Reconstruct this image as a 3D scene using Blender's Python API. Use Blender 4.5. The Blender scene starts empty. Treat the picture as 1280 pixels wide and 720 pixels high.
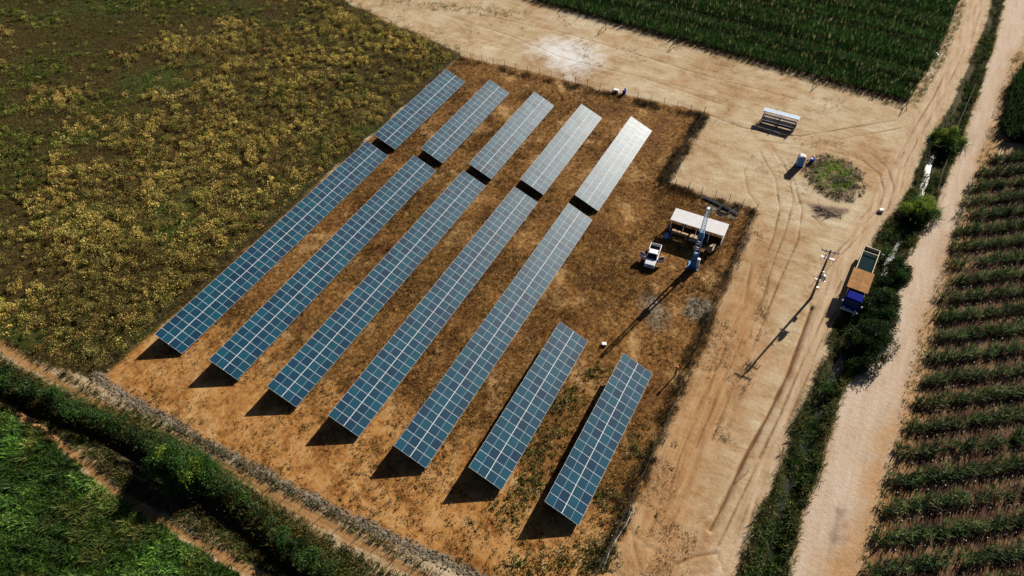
import bpy, math, random
import numpy as np
from mathutils import Vector, Matrix, Euler

random.seed(7)
rng = np.random.default_rng(7)
scene = bpy.context.scene
COL = scene.collection

# ------------------------------------------------------------------ camera
CAM_LOC = np.array([48.330, -13.957, 77.288])
CAM_ROT = (0.7167489, 0.0159622, 0.4968531)
FPX = 853.19
cam = bpy.data.cameras.new("camera")
cam.sensor_width = 36.0
cam.lens = FPX / 1280.0 * 36.0
cam.clip_start, cam.clip_end = 0.5, 5000
cam_o = bpy.data.objects.new("camera", cam)
cam_o.location = CAM_LOC
cam_o.rotation_euler = CAM_ROT
COL.objects.link(cam_o)
scene.camera = cam_o
_R = np.array(Euler(CAM_ROT, 'XYZ').to_matrix())


def G(px, py, z=0.0):
    """survey helper: point at height z on the ground plan (plan digitised from the photograph)"""
    v = _R @ np.array([(px - 640) / FPX, -(py - 360) / FPX, -1.0])
    t = (z - CAM_LOC[2]) / v[2]
    return CAM_LOC + t * v


def GP(pts):
    return np.array([G(*p)[:2] for p in pts])


# ------------------------------------------------------------------ light
SUN = Vector((0.46857, 1.83815, 1.0)).normalized()
SUN_EL = math.asin(SUN.z)
SUN_AZ = math.atan2(SUN.x, SUN.y)
world = bpy.data.worlds.new("World")
scene.world = world
world.use_nodes = True
nt = world.node_tree
bg = nt.nodes['Background']
sky = nt.nodes.new('ShaderNodeTexSky')
sky.sky_type = 'NISHITA'
sky.sun_disc = False
sky.sun_elevation = SUN_EL
sky.sun_rotation = SUN_AZ
sky.altitude = 300
sky.air_density = 0.25
sky.dust_density = 1.0
sky.ozone_density = 3.0
nt.links.new(sky.outputs[0], bg.inputs[0])
bg.inputs[1].default_value = 0.05
sl = bpy.data.lights.new("sun", 'SUN')
sl.energy = 5.0
sl.angle = math.radians(0.5)
sl.color = (1.0, 0.93, 0.82)
so = bpy.data.objects.new("sun", sl)
so.rotation_euler = SUN.to_track_quat('Z', 'Y').to_euler()
so.location = (60, 200, 120)
COL.objects.link(so)
vs = scene.view_settings
vs.view_transform = 'Standard'
vs.look = 'None'
vs.exposure = 0.82
vs.gamma = 1.0
vs.use_curve_mapping = False

# ------------------------------------------------------------------ materials
M = {}


def principled(name, color, rough=0.6, metal=0.0, spec=0.5, noise=0.0, nscale=6.0):
    m = bpy.data.materials.new(name)
    m.use_nodes = True
    n = m.node_tree.nodes
    L = m.node_tree.links
    b = n['Principled BSDF']
    b.inputs['Roughness'].default_value = rough
    b.inputs['Metallic'].default_value = metal
    b.inputs['Specular IOR Level'].default_value = spec
    if noise > 0:
        tc = n.new('ShaderNodeTexCoord')
        tx = n.new('ShaderNodeTexNoise')
        tx.inputs['Scale'].default_value = nscale
        tx.inputs['Detail'].default_value = 6
        L.new(tc.outputs['Object'], tx.inputs['Vector'])
        r = n.new('ShaderNodeValToRGB')
        r.color_ramp.elements[0].position = 0.3
        r.color_ramp.elements[1].position = 0.7
        r.color_ramp.elements[0].color = tuple(c * (1 - noise) for c in color) + (1,)
        r.color_ramp.elements[1].color = tuple(min(1, c * (1 + noise * 0.6)) for c in color) + (1,)
        L.new(tx.outputs['Fac'], r.inputs[0])
        L.new(r.outputs[0], b.inputs['Base Color'])
    else:
        b.inputs['Base Color'].default_value = tuple(color) + (1,)
    M[name] = m
    return m


principled('white_paint', (0.74, 0.75, 0.77), 0.5, spec=0.3, noise=0.05)
principled('white_roof', (0.66, 0.65, 0.66), 0.8, spec=0.15, noise=0.07, nscale=1.5)
principled('galvanised', (0.62, 0.65, 0.68), 0.38, 0.7, noise=0.15)
principled('silver_sheet', (0.46, 0.58, 0.70), 0.65, 0.0, 0.2, noise=0.12)
principled('dark_steel', (0.03, 0.035, 0.045), 0.5, 0.3, noise=0.3)
principled('module_blue', (0.012, 0.03, 0.07), 0.2)
principled('glass_dark', (0.015, 0.02, 0.03), 0.08)
principled('rubber', (0.015, 0.015, 0.015), 0.8)
principled('rim', (0.45, 0.46, 0.48), 0.35, 0.8)
principled('mast_blue', (0.035, 0.19, 0.42), 0.5, noise=0.25, nscale=3)
principled('mast_pale', (0.50, 0.66, 0.78), 0.4, noise=0.15, nscale=3)
principled('cab_blue', (0.005, 0.009, 0.17), 0.8, spec=0.03, noise=0.15)
principled('toilet_blue', (0.05, 0.22, 0.62), 0.45, noise=0.1)
principled('barrel_blue', (0.01, 0.06, 0.42), 0.4)
principled('plywood', (0.30, 0.155, 0.060), 0.9, spec=0.1, noise=0.25, nscale=1.2)
principled('cream_paint', (0.50, 0.41, 0.28), 0.7, spec=0.2, noise=0.15)
principled('bed_dark', (0.006, 0.020, 0.024), 0.95, spec=0.05, noise=0.3)
principled('timber', (0.45, 0.30, 0.16), 0.8, noise=0.3, nscale=3)
principled('old_wood', (0.10, 0.075, 0.05), 0.9, noise=0.35, nscale=5)
principled('concrete_pole', (0.30, 0.32, 0.36), 0.8, noise=0.15, nscale=3)
principled('pole_dark', (0.06, 0.07, 0.09), 0.7, noise=0.2)
principled('insulator', (0.25, 0.12, 0.08), 0.3)
principled('wire', (0.045, 0.04, 0.035), 0.8, 0.0, 0.1)
principled('post', (0.16, 0.13, 0.10), 0.9, noise=0.3, nscale=4)
principled('orange_cap', (0.75, 0.13, 0.03), 0.5)
principled('red_lamp', (0.45, 0.01, 0.01), 0.3)
principled('headlamp', (0.7, 0.72, 0.75), 0.1)
principled('bark', (0.10, 0.07, 0.045), 0.9, noise=0.35, nscale=5)
principled('sack_white', (0.75, 0.73, 0.70), 0.8, noise=0.1)
principled('grey_sheet', (0.38, 0.40, 0.40), 0.55, 0.2, noise=0.25, nscale=1.5)
principled('stone', (0.150, 0.112, 0.066), 0.9, noise=0.35, nscale=2.0)
principled('charred', (0.02, 0.018, 0.016), 0.9, noise=0.4)


def leaf_material(name, trans=0.3, rough=0.6):
    m = bpy.data.materials.new(name)
    m.use_nodes = True
    n = m.node_tree.nodes
    L = m.node_tree.links
    b = n['Principled BSDF']
    out = n['Material Output']
    a = n.new('ShaderNodeAttribute')
    a.attribute_name = 'Col'
    b.inputs['Roughness'].default_value = rough
    b.inputs['Specular IOR Level'].default_value = 0.12
    L.new(a.outputs['Color'], b.inputs['Base Color'])
    t = n.new('ShaderNodeBsdfTranslucent')
    L.new(a.outputs['Color'], t.inputs['Color'])
    mx = n.new('ShaderNodeMixShader')
    mx.inputs[0].default_value = trans
    L.new(b.outputs[0], mx.inputs[1])
    L.new(t.outputs[0], mx.inputs[2])
    L.new(mx.outputs[0], out.inputs['Surface'])
    M[name] = m
    return m


leaf_material('leaf', 0.35)
leaf_material('dry_leaf', 0.25, 0.8)


def solar_material():
    m = bpy.data.materials.new('solar_cells')
    m.use_nodes = True
    n = m.node_tree.nodes
    L = m.node_tree.links
    b = n['Principled BSDF']
    tc = n.new('ShaderNodeTexCoord')
    sp = n.new('ShaderNodeSeparateXYZ')
    L.new(tc.outputs['Object'], sp.inputs[0])

    def math_(op, a, bb=None, c=None):
        k = n.new('ShaderNodeMath')
        k.operation = op
        for i, v in enumerate((a, bb, c)):
            if v is None:
                continue
            if isinstance(v, (int, float)):
                k.inputs[i].default_value = v
            else:
                L.new(v, k.inputs[i])
        return k.outputs[0]

    def line(coord, period, half, off=0.0):
        f = math_('PINGPONG', math_('ADD', coord, off), period / 2)
        return math_('LESS_THAN', f, half)
    gap = math_('LESS_THAN', math_('ABSOLUTE', sp.outputs[0]), 0.022)
    lx = line(sp.outputs[0], 0.1045, 0.0028, 0.022)
    ly = line(sp.outputs[1], 0.204, 0.0032, 0.0)
    grid = math_('MAXIMUM', lx, ly)
    oi = n.new('ShaderNodeObjectInfo')
    side = math_('GREATER_THAN', sp.outputs[0], 0.0)
    rv = math_('FRACT', math_('ADD', math_('MULTIPLY', oi.outputs['Random'], 37.13), math_('MULTIPLY', side, 0.417)))
    r = n.new('ShaderNodeValToRGB')
    r.color_ramp.elements[0].color = (0.001, 0.024, 0.056, 1)
    r.color_ramp.elements[1].color = (0.002, 0.056, 0.090, 1)
    L.new(rv, r.inputs[0])
    m1 = n.new('ShaderNodeMix')
    m1.data_type = 'RGBA'
    L.new(math_('MULTIPLY', grid, 0.2), m1.inputs[0])
    L.new(r.outputs[0], m1.inputs[6])
    m1.inputs[7].default_value = (0.16, 0.22, 0.27, 1)
    m2 = n.new('ShaderNodeMix')
    m2.data_type = 'RGBA'
    L.new(gap, m2.inputs[0])
    L.new(m1.outputs[2], m2.inputs[6])
    m2.inputs[7].default_value = (0.22, 0.32, 0.38, 1)
    L.new(m2.outputs[2], b.inputs['Base Color'])
    # dusty glass: slightly uneven roughness
    nz = n.new('ShaderNodeTexNoise')
    nz.inputs['Scale'].default_value = 1.7
    nz.inputs['Detail'].default_value = 3
    L.new(tc.outputs['Object'], nz.inputs['Vector'])
    mr = n.new('ShaderNodeMapRange')
    mr.inputs[3].default_value = 0.40
    mr.inputs[4].default_value = 0.46
    L.new(nz.outputs['Fac'], mr.inputs[0])
    L.new(mr.outputs[0], b.inputs['Roughness'])
    b.inputs['Specular IOR Level'].default_value = 0.19
    M['solar_cells'] = m


solar_material()
principled('module_frame', (0.72, 0.74, 0.76), 0.6, 0.0, 0.2)


def water_material():
    m = bpy.data.materials.new('water')
    m.use_nodes = True
    n = m.node_tree.nodes
    L = m.node_tree.links
    b = n['Principled BSDF']
    b.inputs['Base Color'].default_value = (0.03, 0.035, 0.025, 1)
    b.inputs['Roughness'].default_value = 0.22
    b.inputs['IOR'].default_value = 1.33
    tx = n.new('ShaderNodeTexNoise')
    tx.inputs['Scale'].default_value = 2.2
    tx.inputs['Detail'].default_value = 3
    tc = n.new('ShaderNodeTexCoord')
    L.new(tc.outputs['Object'], tx.inputs['Vector'])
    bp = n.new('ShaderNodeBump')
    bp.inputs['Strength'].default_value = 0.12
    L.new(tx.outputs['Fac'], bp.inputs['Height'])
    L.new(bp.outputs[0], b.inputs['Normal'])
    M['water'] = m


water_material()


# ------------------------------------------------------------------ tags and mesh helpers
def tag(o, label=None, cat=None, group=None, kind=None):
    if label: o['label'] = label
    if cat: o['category'] = cat
    if group: o['group'] = group
    if kind: o['kind'] = kind
    return o


def empty(name, loc=(0, 0, 0), rz=0.0, label=None, cat=None, group=None):
    o = bpy.data.objects.new(name, None)
    o.empty_display_size = 0.3
    o.location = loc
    o.rotation_euler = (0, 0, rz)
    COL.objects.link(o)
    return tag(o, label, cat, group)


class MB:
    """collects shapes into one mesh"""
    def __init__(self):
        self.v, self.f, self.mi, self.sm = [], [], [], []

    def add(self, verts, faces, mi=0, smooth=False):
        o = len(self.v)
        self.v += [tuple(p) for p in verts]
        for f in faces:
            self.f.append(tuple(i + o for i in f))
            self.mi.append(mi)
            self.sm.append(smooth)
        return self

    def box(self, c, s, mi=0, rot=None, taper=(1, 1)):
        x, y, z = s[0] / 2, s[1] / 2, s[2] / 2
        tx, ty = taper
        P = [(-x, -y, -z), (x, -y, -z), (x, y, -z), (-x, y, -z), (-x * tx, -y * ty, z), (x * tx, -y * ty, z), (x * tx, y * ty, z), (-x * tx, y * ty, z)]
        if rot is not None:
            P = [rot @ Vector(p) for p in P]
        P = [(p[0] + c[0], p[1] + c[1], p[2] + c[2]) for p in P]
        return self.add(P, [(0, 3, 2, 1), (4, 5, 6, 7), (0, 1, 5, 4), (1, 2, 6, 5), (2, 3, 7, 6), (3, 0, 4, 7)], mi)

    def bar(self, a, b, w, h=None, mi=0, up=(0, 0, 1)):
        a, b = Vector(a), Vector(b)
        h = h or w
        d = (b - a)
        l = d.length
        d.normalize()
        u = Vector(up)
        if abs(d.dot(u)) > 0.98: u = Vector((0, 1, 0))
        s = d.cross(u).normalized()
        t = s.cross(d)
        P = []
        for e in (a, b):
            for i, j in ((-1, -1), (1, -1), (1, 1), (-1, 1)):
                P.append(e + s * (i * w / 2) + t * (j * h / 2))
        return self.add(P, [(0, 3, 2, 1), (4, 5, 6, 7), (0, 1, 5, 4), (1, 2, 6, 5), (2, 3, 7, 6), (3, 0, 4, 7)], mi)

    def tube(self, a, b, r0, r1=None, seg=10, mi=0, cap=True):
        a, b = Vector(a), Vector(b)
        r1 = r0 if r1 is None else r1
        d = (b - a).normalized()
        u = Vector((0, 0, 1)) if abs(d.z) < 0.95 else Vector((1, 0, 0))
        s = d.cross(u).normalized()
        t = s.cross(d)
        P = []
        for e, r in ((a, r0), (b, r1)):
            for i in range(seg):
                q = 2 * math.pi * i / seg
                P.append(e + s * (math.cos(q) * r) + t * (math.sin(q) * r))
        F = [(i, i + seg, (i + 1) % seg + seg, (i + 1) % seg) for i in range(seg)]
        self.add(P, F, mi, True)
        if cap:
            self.add(P[:seg], [tuple(range(seg))], mi)
            self.add(P[seg:], [tuple(reversed(range(seg)))], mi)
        return self

    def lathe(self, prof, c=(0, 0, 0), seg=16, mi=0):
        P = []
        for r, z in prof:
            for i in range(seg):
                q = 2 * math.pi * i / seg
                P.append((c[0] + r * math.cos(q), c[1] + r * math.sin(q), c[2] + z))
        F = []
        for k in range(len(prof) - 1):
            for i in range(seg):
                F.append((k * seg + i, k * seg + (i + 1) % seg, (k + 1) * seg + (i + 1) % seg, (k + 1) * seg + i))
        return self.add(P, F, mi, True)

    def loft(self, rings, mi=0, smooth=False, caps=True):
        n = len(rings[0])
        P = [p for r in rings for p in r]
        F = []
        for k in range(len(rings) - 1):
            for i in range(n):
                F.append((k * n + i, k * n + (i + 1) % n, (k + 1) * n + (i + 1) % n, (k + 1) * n + i))
        if caps:
            F.append(tuple(reversed(range(n))))
            F.append(tuple(range((len(rings) - 1) * n, len(rings) * n)))
        return self.add(P, F, mi, smooth)

    def mesh(self, name, mats):
        me = bpy.data.meshes.new(name)
        me.from_pydata(self.v, [], self.f)
        for m in (mats if isinstance(mats, (list, tuple)) else [mats]):
            me.materials.append(M[m])
        me.polygons.foreach_set('material_index', self.mi)
        me.polygons.foreach_set('use_smooth', self.sm)
        me.update()
        return me

    def build(self, name, mats, parent=None, bevel=0.0, loc=None, rot=None):
        o = bpy.data.objects.new(name, self.mesh(name, mats))
        COL.objects.link(o)
        if parent is not None: o.parent = parent
        if loc is not None: o.location = loc
        if rot is not None: o.rotation_euler = rot
        if bevel:
            mo = o.modifiers.new('bevel', 'BEVEL')
            mo.width = bevel
            mo.segments = 2
            mo.limit_method = 'ANGLE'
        return o


def copy_tree(o, parent=None):
    c = o.copy()
    COL.objects.link(c)
    if parent is not None: c.parent = parent
    for ch in list(o.children):
        copy_tree(ch, c)
    return c


def quads_object(name, V, C, mat, parent=None, nv=4):
    """V (N,nv,3) face corners, C (N,3) face colours -> one mesh object"""
    N = len(V)
    me = bpy.data.meshes.new(name)
    me.vertices.add(N * nv)
    me.vertices.foreach_set('co', np.ascontiguousarray(V, dtype=np.float32).reshape(-1))
    me.loops.add(N * nv)
    me.loops.foreach_set('vertex_index', np.arange(N * nv, dtype=np.int32))
    me.polygons.add(N)
    me.polygons.foreach_set('loop_start', np.arange(0, N * nv, nv, dtype=np.int32))
    me.update(calc_edges=True)
    at = me.attributes.new('Col', 'FLOAT_COLOR', 'POINT')
    cc = np.ones((N, nv, 4), dtype=np.float32)
    cc[:, :, :3] = C[:, None, :]
    at.data.foreach_set('color', cc.reshape(-1))
    me.materials.append(M[mat])
    o = bpy.data.objects.new(name, me)
    COL.objects.link(o)
    if parent is not None: o.parent = parent
    return o


# ------------------------------------------------------------------ numpy noise and distances
def _hash(ix, iy, seed):
    h = (ix.astype(np.int64) * 374761393 + iy.astype(np.int64) * 668265263 + seed * 1442695041) & 0xffffffff
    h = ((h ^ (h >> 13)) * 1274126177) & 0xffffffff
    return ((h ^ (h >> 16)) & 0xffff) / 65535.0


def vnoise(x, y, sc, seed=0):
    x, y = np.asarray(x) / sc, np.asarray(y) / sc
    ix, iy = np.floor(x), np.floor(y)
    fx, fy = x - ix, y - iy
    fx = fx * fx * (3 - 2 * fx)
    fy = fy * fy * (3 - 2 * fy)
    a, b = _hash(ix, iy, seed), _hash(ix + 1, iy, seed)
    c, d = _hash(ix, iy + 1, seed), _hash(ix + 1, iy + 1, seed)
    return (a * (1 - fx) + b * fx) * (1 - fy) + (c * (1 - fx) + d * fx) * fy


def fbm(x, y, sc, seed=0, oct=4):
    t, a, s = 0, 1.0, 0
    for k in range(oct):
        t = t + a * vnoise(x, y, sc / 2 ** k, seed + 17 * k)
        s += a
        a *= 0.55
    return t / s


def sdf(poly, x, y):
    """signed distance, positive inside"""
    p = np.asarray(poly, dtype=float)
    q = np.roll(p, -1, axis=0)
    d = np.full(np.shape(x), 1e18)
    ins = np.zeros(np.shape(x), bool)
    for (ax, ay), (bx, by) in zip(p, q):
        ex, ey = bx - ax, by - ay
        wx, wy = x - ax, y - ay
        t = np.clip((wx * ex + wy * ey) / (ex * ex + ey * ey + 1e-12), 0, 1)
        d = np.minimum(d, (wx - t * ex) ** 2 + (wy - t * ey) ** 2)
        c = ((ay > y) != (by > y))
        with np.errstate(divide='ignore', invalid='ignore'):
            xi = ax + (y - ay) / (by - ay if by != ay else 1e-12) * ex
        ins ^= c & (x < xi)
    d = np.sqrt(d)
    return np.where(ins, d, -d)


def pld(line, x, y):
    p = np.asarray(line, dtype=float)
    d = np.full(np.shape(x), 1e18)
    for (ax, ay), (bx, by) in zip(p[:-1], p[1:]):
        ex, ey = bx - ax, by - ay
        wx, wy = x - ax, y - ay
        t = np.clip((wx * ex + wy * ey) / (ex * ex + ey * ey + 1e-12), 0, 1)
        d = np.minimum(d, (wx - t * ex) ** 2 + (wy - t * ey) ** 2)
    return np.sqrt(d)


def sstep(a, b, v):
    t = np.clip((v - a) / (b - a), 0, 1)
    return t * t * (3 - 2 * t)


def inside(poly, n, dens_fn=None, pad=0.0):
    """n random points inside a polygon, optionally thinned by a density function"""
    p = np.asarray(poly)
    lo, hi = p.min(0), p.max(0)
    out = []
    tot = 0
    while tot < n:
        x = rng.uniform(lo[0], hi[0], n * 2)
        y = rng.uniform(lo[1], hi[1], n * 2)
        k = sdf(p, x, y) > pad
        if dens_fn is not None:
            k &= rng.random(len(x)) < dens_fn(x, y)
        out.append(np.stack([x[k], y[k]], 1))
        tot += int(k.sum())
    return np.concatenate(out)[:n]


def on_screen(x, y, m=60):
    m = m + 130
    v = np.stack([x, y, np.zeros_like(x)], 1) - CAM_LOC
    v = v @ _R
    px = 640 + FPX * v[:, 0] / -v[:, 2]
    py = 360 - FPX * v[:, 1] / -v[:, 2]
    return (px > -m) & (px < 1280 + m) & (py > -m) & (py < 720 + m) & (v[:, 2] < 0)


# ------------------------------------------------------------------ the plan of the place
P_FIELD = GP([(122, 471), (0, 424), (-160, 360), (-420, 140), (-300, -180), (200, -180), (412, -4), (480, 28), (572, 68)])
P_PLOT = GP([(122, 471), (575, 71), (880, 143), (828, 228), (945, 264), (745, 722), (690, 810), (560, 700), (430, 645), (300, 577), (200, 522)])
P_TOPCROP = GP([(655, -5), (690, 8), (850, 51), (1133, 130), (1172, 68), (1199, 0), (1225, -70), (1100, -170), (500, -120)])
P_ROAD = GP([(1262, -12), (1247, 50), (1225, 120), (1195, 205), (1172, 260), (1142, 314), (1119, 374), (1105, 421), (1085, 458), (1058, 487), (1038, 547), (1028, 591), (1008, 640), (989, 722), (965, 800),
             (1062, 800), (1082, 712), (1106, 614), (1127, 547), (1143, 490), (1150, 440), (1173, 368), (1197, 300), (1215, 250), (1222, 225), (1236, 190), (1248, 142), (1258, 105), (1273, 65), (1300, -12), (1330, -110), (1292, -110)])
P_DITCH = GP([(1273, -90), (1243, -10), (1228, 40), (1208, 85), (1188, 130), (1168, 165), (1147, 205), (1140, 235), (1118, 262), (1100, 287), (1088, 305), (1092, 330), (1082, 350), (1060, 380), (1038, 405), (1034, 440), (1022, 462), (1008, 490), (988, 540), (963, 610), (938, 670), (918, 722), (890, 800),
              (963, 800), (987, 722), (1005, 640), (1025, 591), (1035, 547), (1055, 487), (1082, 458), (1102, 421), (1116, 374), (1139, 314), (1169, 260), (1192, 205), (1222, 120), (1244, 50), (1259, -12), (1288, -110)])
P_RIGHTCROP = GP([(1205, 240), (1230, 205), (1262, 190), (1400, 170), (1700, 500), (1500, 800), (1075, 800), (1083, 714), (1108, 618), (1128, 552), (1150, 480), (1166, 420), (1180, 360), (1190, 300)])
P_TALLCROP = GP([(1290, 66), (1262, 110), (1250, 160), (1256, 178), (1400, 190), (1440, 60)])
P_TRACK = GP([(1208, -5), (1188, 60), (1165, 112), (1138, 150), (1115, 195), (1085, 250), (1050, 300), (1022, 345), (1010, 400), (985, 470), (960, 540), (925, 610), (895, 660), (880, 722), (860, 800),
              (890, 800), (918, 722), (938, 670), (963, 610), (988, 540), (1008, 490), (1022, 462), (1034, 440), (1038, 405), (1060, 370), (1080, 335), (1088, 305), (1100, 287), (1118, 262), (1140, 235), (1147, 205), (1168, 165), (1188, 130), (1208, 85), (1228, 40), (1240, -5)])
P_GRASSCROP = GP([(-40, 488), (0, 507), (60, 552), (108, 590), (148, 632), (196, 657), (246, 688), (282, 710), (320, 735), (380, 790), (-200, 820), (-260, 560)])
L_PATH = GP([(-60, 465), (0, 499), (64, 546), (111, 584), (151, 622), (198, 648), (249, 678), (290, 702), (330, 724), (400, 770)])
L_TAN = GP([(-60, 395), (0, 432), (60, 470), (120, 505), (170, 528), (235, 556), (310, 600), (403, 651), (470, 690), (540, 730)])
L_GRAVEL = GP([(122, 473), (160, 498), (200, 521), (250, 550), (300, 577), (350, 603), (430, 645), (500, 678), (560, 703), (640, 745)])
L_HEDGE = GP([(-60, 455), (20, 488), (90, 520), (151, 541), (201, 569), (252, 600), (302, 642), (353, 685), (403, 722), (460, 760)])
L_DITCHMID = GP([(1270, -60), (1241, 15), (1229, 50), (1207, 95), (1193, 125), (1181, 152), (1168, 195), (1155, 228), (1139, 275), (1115, 320), (1090, 380), (1060, 440), (1030, 500), (1008, 560), (984, 612), (972, 655), (952, 722), (925, 800)])
P_GREENPATCH = GP([(1000, 200), (1030, 190), (1062, 198), (1084, 218), (1086, 240), (1068, 254), (1040, 252), (1018, 240), (1003, 222)])
P_BURNT = GP([(1005, 252), (1030, 258), (1058, 262), (1050, 276), (1020, 274)])
P_WHITE = GP([(655, 58), (700, 42), (748, 58), (752, 84), (716, 100), (690, 86)])
P_GREY1 = GP([(795, 365), (815, 362), (838, 384), (840, 410), (818, 420), (800, 398)])
P_GREY2 = GP([(860, 366), (890, 374), (896, 388), (880, 402), (853, 392)])
P_GREY3 = GP([(880, 250), (925, 262), (920, 276), (888, 268)])
P_DARKROADPATCH = GP([(1042, 632), (1060, 636), (1055, 672), (1040, 682), (1032, 664)])
P_ORANGEVERGE = GP([(1090, 540), (1120, 530), (1140, 500), (1128, 552), (1108, 618), (1083, 714), (1062, 800), (1025, 760), (1036, 690), (1062, 680), (1074, 610)])
P_YARDORANGE = GP([(945, 270), (960, 300), (965, 360), (960, 430), (935, 500), (900, 580), (880, 650), (860, 730), (745, 735), (800, 590), (850, 470), (900, 370)])
P_WEEDYBAND = GP([(820, 228), (850, 235), (945, 265), (920, 330), (880, 400), (850, 330), (800, 250)])
RUTS_BANK = [GP(p) for p in (
    [(1015, 385), (985, 468), (960, 520), (930, 575), (905, 630), (888, 662)],  # step bank edge, its shadow painted in with the wheel-mark colour
    [(1045, 390), (1020, 440), (1000, 500), (965, 560), (940, 620), (918, 680)],
    [(962, 180), (985, 215), (992, 250), (982, 290), (968, 325), (955, 370), (925, 430), (895, 500), (870, 560)],
    [(950, 190), (970, 225), (975, 262), (966, 300), (950, 340), (930, 400)],
    [(940, 195), (930, 215), (935, 240), (950, 262)],
    [(1088, 192), (1110, 210), (1118, 235), (1110, 262), (1085, 285), (1050, 320), (1020, 352)],
    [(1078, 200), (1100, 218), (1106, 240), (1098, 262), (1070, 290), (1040, 322), (1012, 360)],
    [(1130, 190), (1105, 240), (1075, 275)],
    [(870, 655), (895, 640), (912, 610), (935, 590)],
    [(792, 668), (812, 684), (830, 695), (847, 704), (867, 695), (895, 691)],
    [(790, 662), (794, 690), (803, 722)],
    [(946, 625), (935, 665), (920, 712)],
    [(895, 690), (905, 716)],
    [(898, 682), (918, 640), (936, 603), (958, 560)],
    [(1052, 352), (1024, 408), (996, 470), (975, 520), (950, 572)],
    [(1062, 356), (1036, 410), (1008, 474), (985, 528)],
    [(985, 200), (1003, 262), (998, 300), (975, 350), (948, 420), (915, 490), (890, 550)],
    [(1120, 150), (1060, 160), (1000, 170), (930, 160), (850, 130)],
    [(1125, 160), (1064, 172), (1004, 182), (945, 176)],
    [(1150, 140), (1122, 190), (1092, 240), (1058, 290)],
    [(1196, 60), (1168, 120), (1140, 165), (1118, 205)],
    [(1206, 62), (1178, 122), (1150, 170), (1128, 212)],
    [(940, 330), (930, 380), (905, 440), (880, 500), (850, 570), (830, 640)],
    [(560, 20), (640, 45), (700, 72), (800, 96), (900, 130)],
    [(600, 18), (700, 40), (790, 66), (900, 100), (1000, 125)],
    [(1235, 130), (1205, 225), (1180, 290), (1150, 370), (1118, 455), (1090, 530), (1065, 610), (1035, 720)],
    [(1243, 130), (1213, 225), (1188, 290), (1158, 370), (1127, 455), (1100, 530)],
)]
P_YARDW = GP([(430, 2), (660, 3), (1130, 133), (1100, 260), (1050, 290), (1000, 260), (945, 262), (885, 230), (880, 143), (575, 68), (470, 20)])


def height(x, y):
    x = np.asarray(x, dtype=float)
    y = np.asarray(y, dtype=float)
    z = 0.10 * (fbm(x, y, 7.0, 3, 3) - 0.5)
    flat = sstep(-1.0, 1.5, sdf(P_PLOT, x, y))
    z = z * (1 - 0.7 * flat)
    dd = sdf(P_DITCH, x, y)
    z = z - 1.05 * sstep(0.1, 2.0, dd)
    z = z + 0.45 * sstep(0.0, 2.5, sdf(P_GREENPATCH, x, y)) * fbm(x, y, 2.0, 9, 3)
    z = z - 1.2 * np.exp(-(pld(L_HEDGE - np.array([0.5, 1.5]), x, y) / 1.1) ** 2)
    z = z - 0.38 * np.exp(-(pld(RUTS_BANK[0], x, y) / 0.3) ** 2)
    for r in RUTS_BANK[1:-2]:
        z = z - 0.06 * np.exp(-(pld(r, x, y) / 0.22) ** 2)
    return z


# ------------------------------------------------------------------ the ground sheet, cut where roads and paths run
def axis(lo, steps, hi):
    """steps: list of (until, step)"""
    out = [lo]
    for u, s in steps:
        n = max(1, int(round((u - out[-1]) / s)))
        out += list(np.linspace(out[-1], u, n + 1)[1:])
    return np.array(out)


def far(a, sign):
    d, s = [], 2.0
    v = a
    for _ in range(24):
        v += sign * s
        s *= 1.32
        d.append(v)
    return np.array(d)


xs = axis(-140, [(-30, 0.6), (22, 0.4), (90, 0.2)], 90)
ys = axis(-24, [(118, 0.25), (185, 0.4)], 185)
xs = np.concatenate([far(-140, -1)[::-1], xs, far(90, 1)])
ys = np.concatenate([far(-24, -1)[::-1], ys, far(185, 1)])
X, Y = np.meshgrid(xs, ys)
nx, ny = len(xs), len(ys)
near = (X > -150) & (X < 100) & (Y > -35) & (Y < 200)
Z = height(X, Y)


def wgt(d, soft=0.8):
    return np.clip(0.5 + d / (2 * soft), 0, 1)


RG = 2.2 * (fbm(X, Y, 5.0, 201, 4) - .5)
RS = 1.1 * (fbm(X, Y, 2.5, 203, 3) - .5)
A = np.zeros((ny, nx, 4), np.float32)
B = np.zeros((ny, nx, 4), np.float32)
C_ = np.zeros((ny, nx, 4), np.float32)
D_ = np.zeros((ny, nx, 4), np.float32)
A[..., 0] = wgt(sdf(P_FIELD, X, Y) + .9 + RG * .8, 1.2)
A[..., 1] = wgt(sdf(P_PLOT, X, Y) + .5 + 1.2 * RG, 1.6)
A[..., 2] = np.maximum.reduce([wgt(sdf(P_TOPCROP, X, Y), 0.8), wgt(sdf(P_RIGHTCROP, X, Y), 1.2), wgt(sdf(P_TALLCROP, X, Y), .8)])
A[..., 3] = wgt(sdf(P_GRASSCROP, X, Y) + RS, 0.6)
B[..., 0] = wgt(sdf(P_ROAD, X, Y) + RS, 1.2)
B[..., 1] = np.maximum.reduce([wgt(0.8 - pld(L_GRAVEL, X, Y) + RS, 1.0) * .9, wgt(sdf(P_GREY1, X, Y) - .6 + 2 * RG, 2.5) * .75, wgt(sdf(P_GREY2, X, Y) + RG, 1.2) * .85, wgt(sdf(P_GREY3, X, Y) + RG, 1.2)])
B[..., 2] = np.clip(0.45 + sdf(P_WHITE, X, Y) / 12.0, 0, 0.95)
B[..., 3] = np.clip(wgt(sdf(P_TRACK, X, Y), 1.6), 0, 1) * 0.9
C_[..., 0] = np.maximum(wgt(sdf(P_DITCH, X, Y) - 0.2, 0.8), wgt(2.3 - pld(L_HEDGE - np.array([.5, .9]), X, Y) + RS, 0.8))  # hedge band: hedge shadow in the trench darkened into the soil colour
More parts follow.
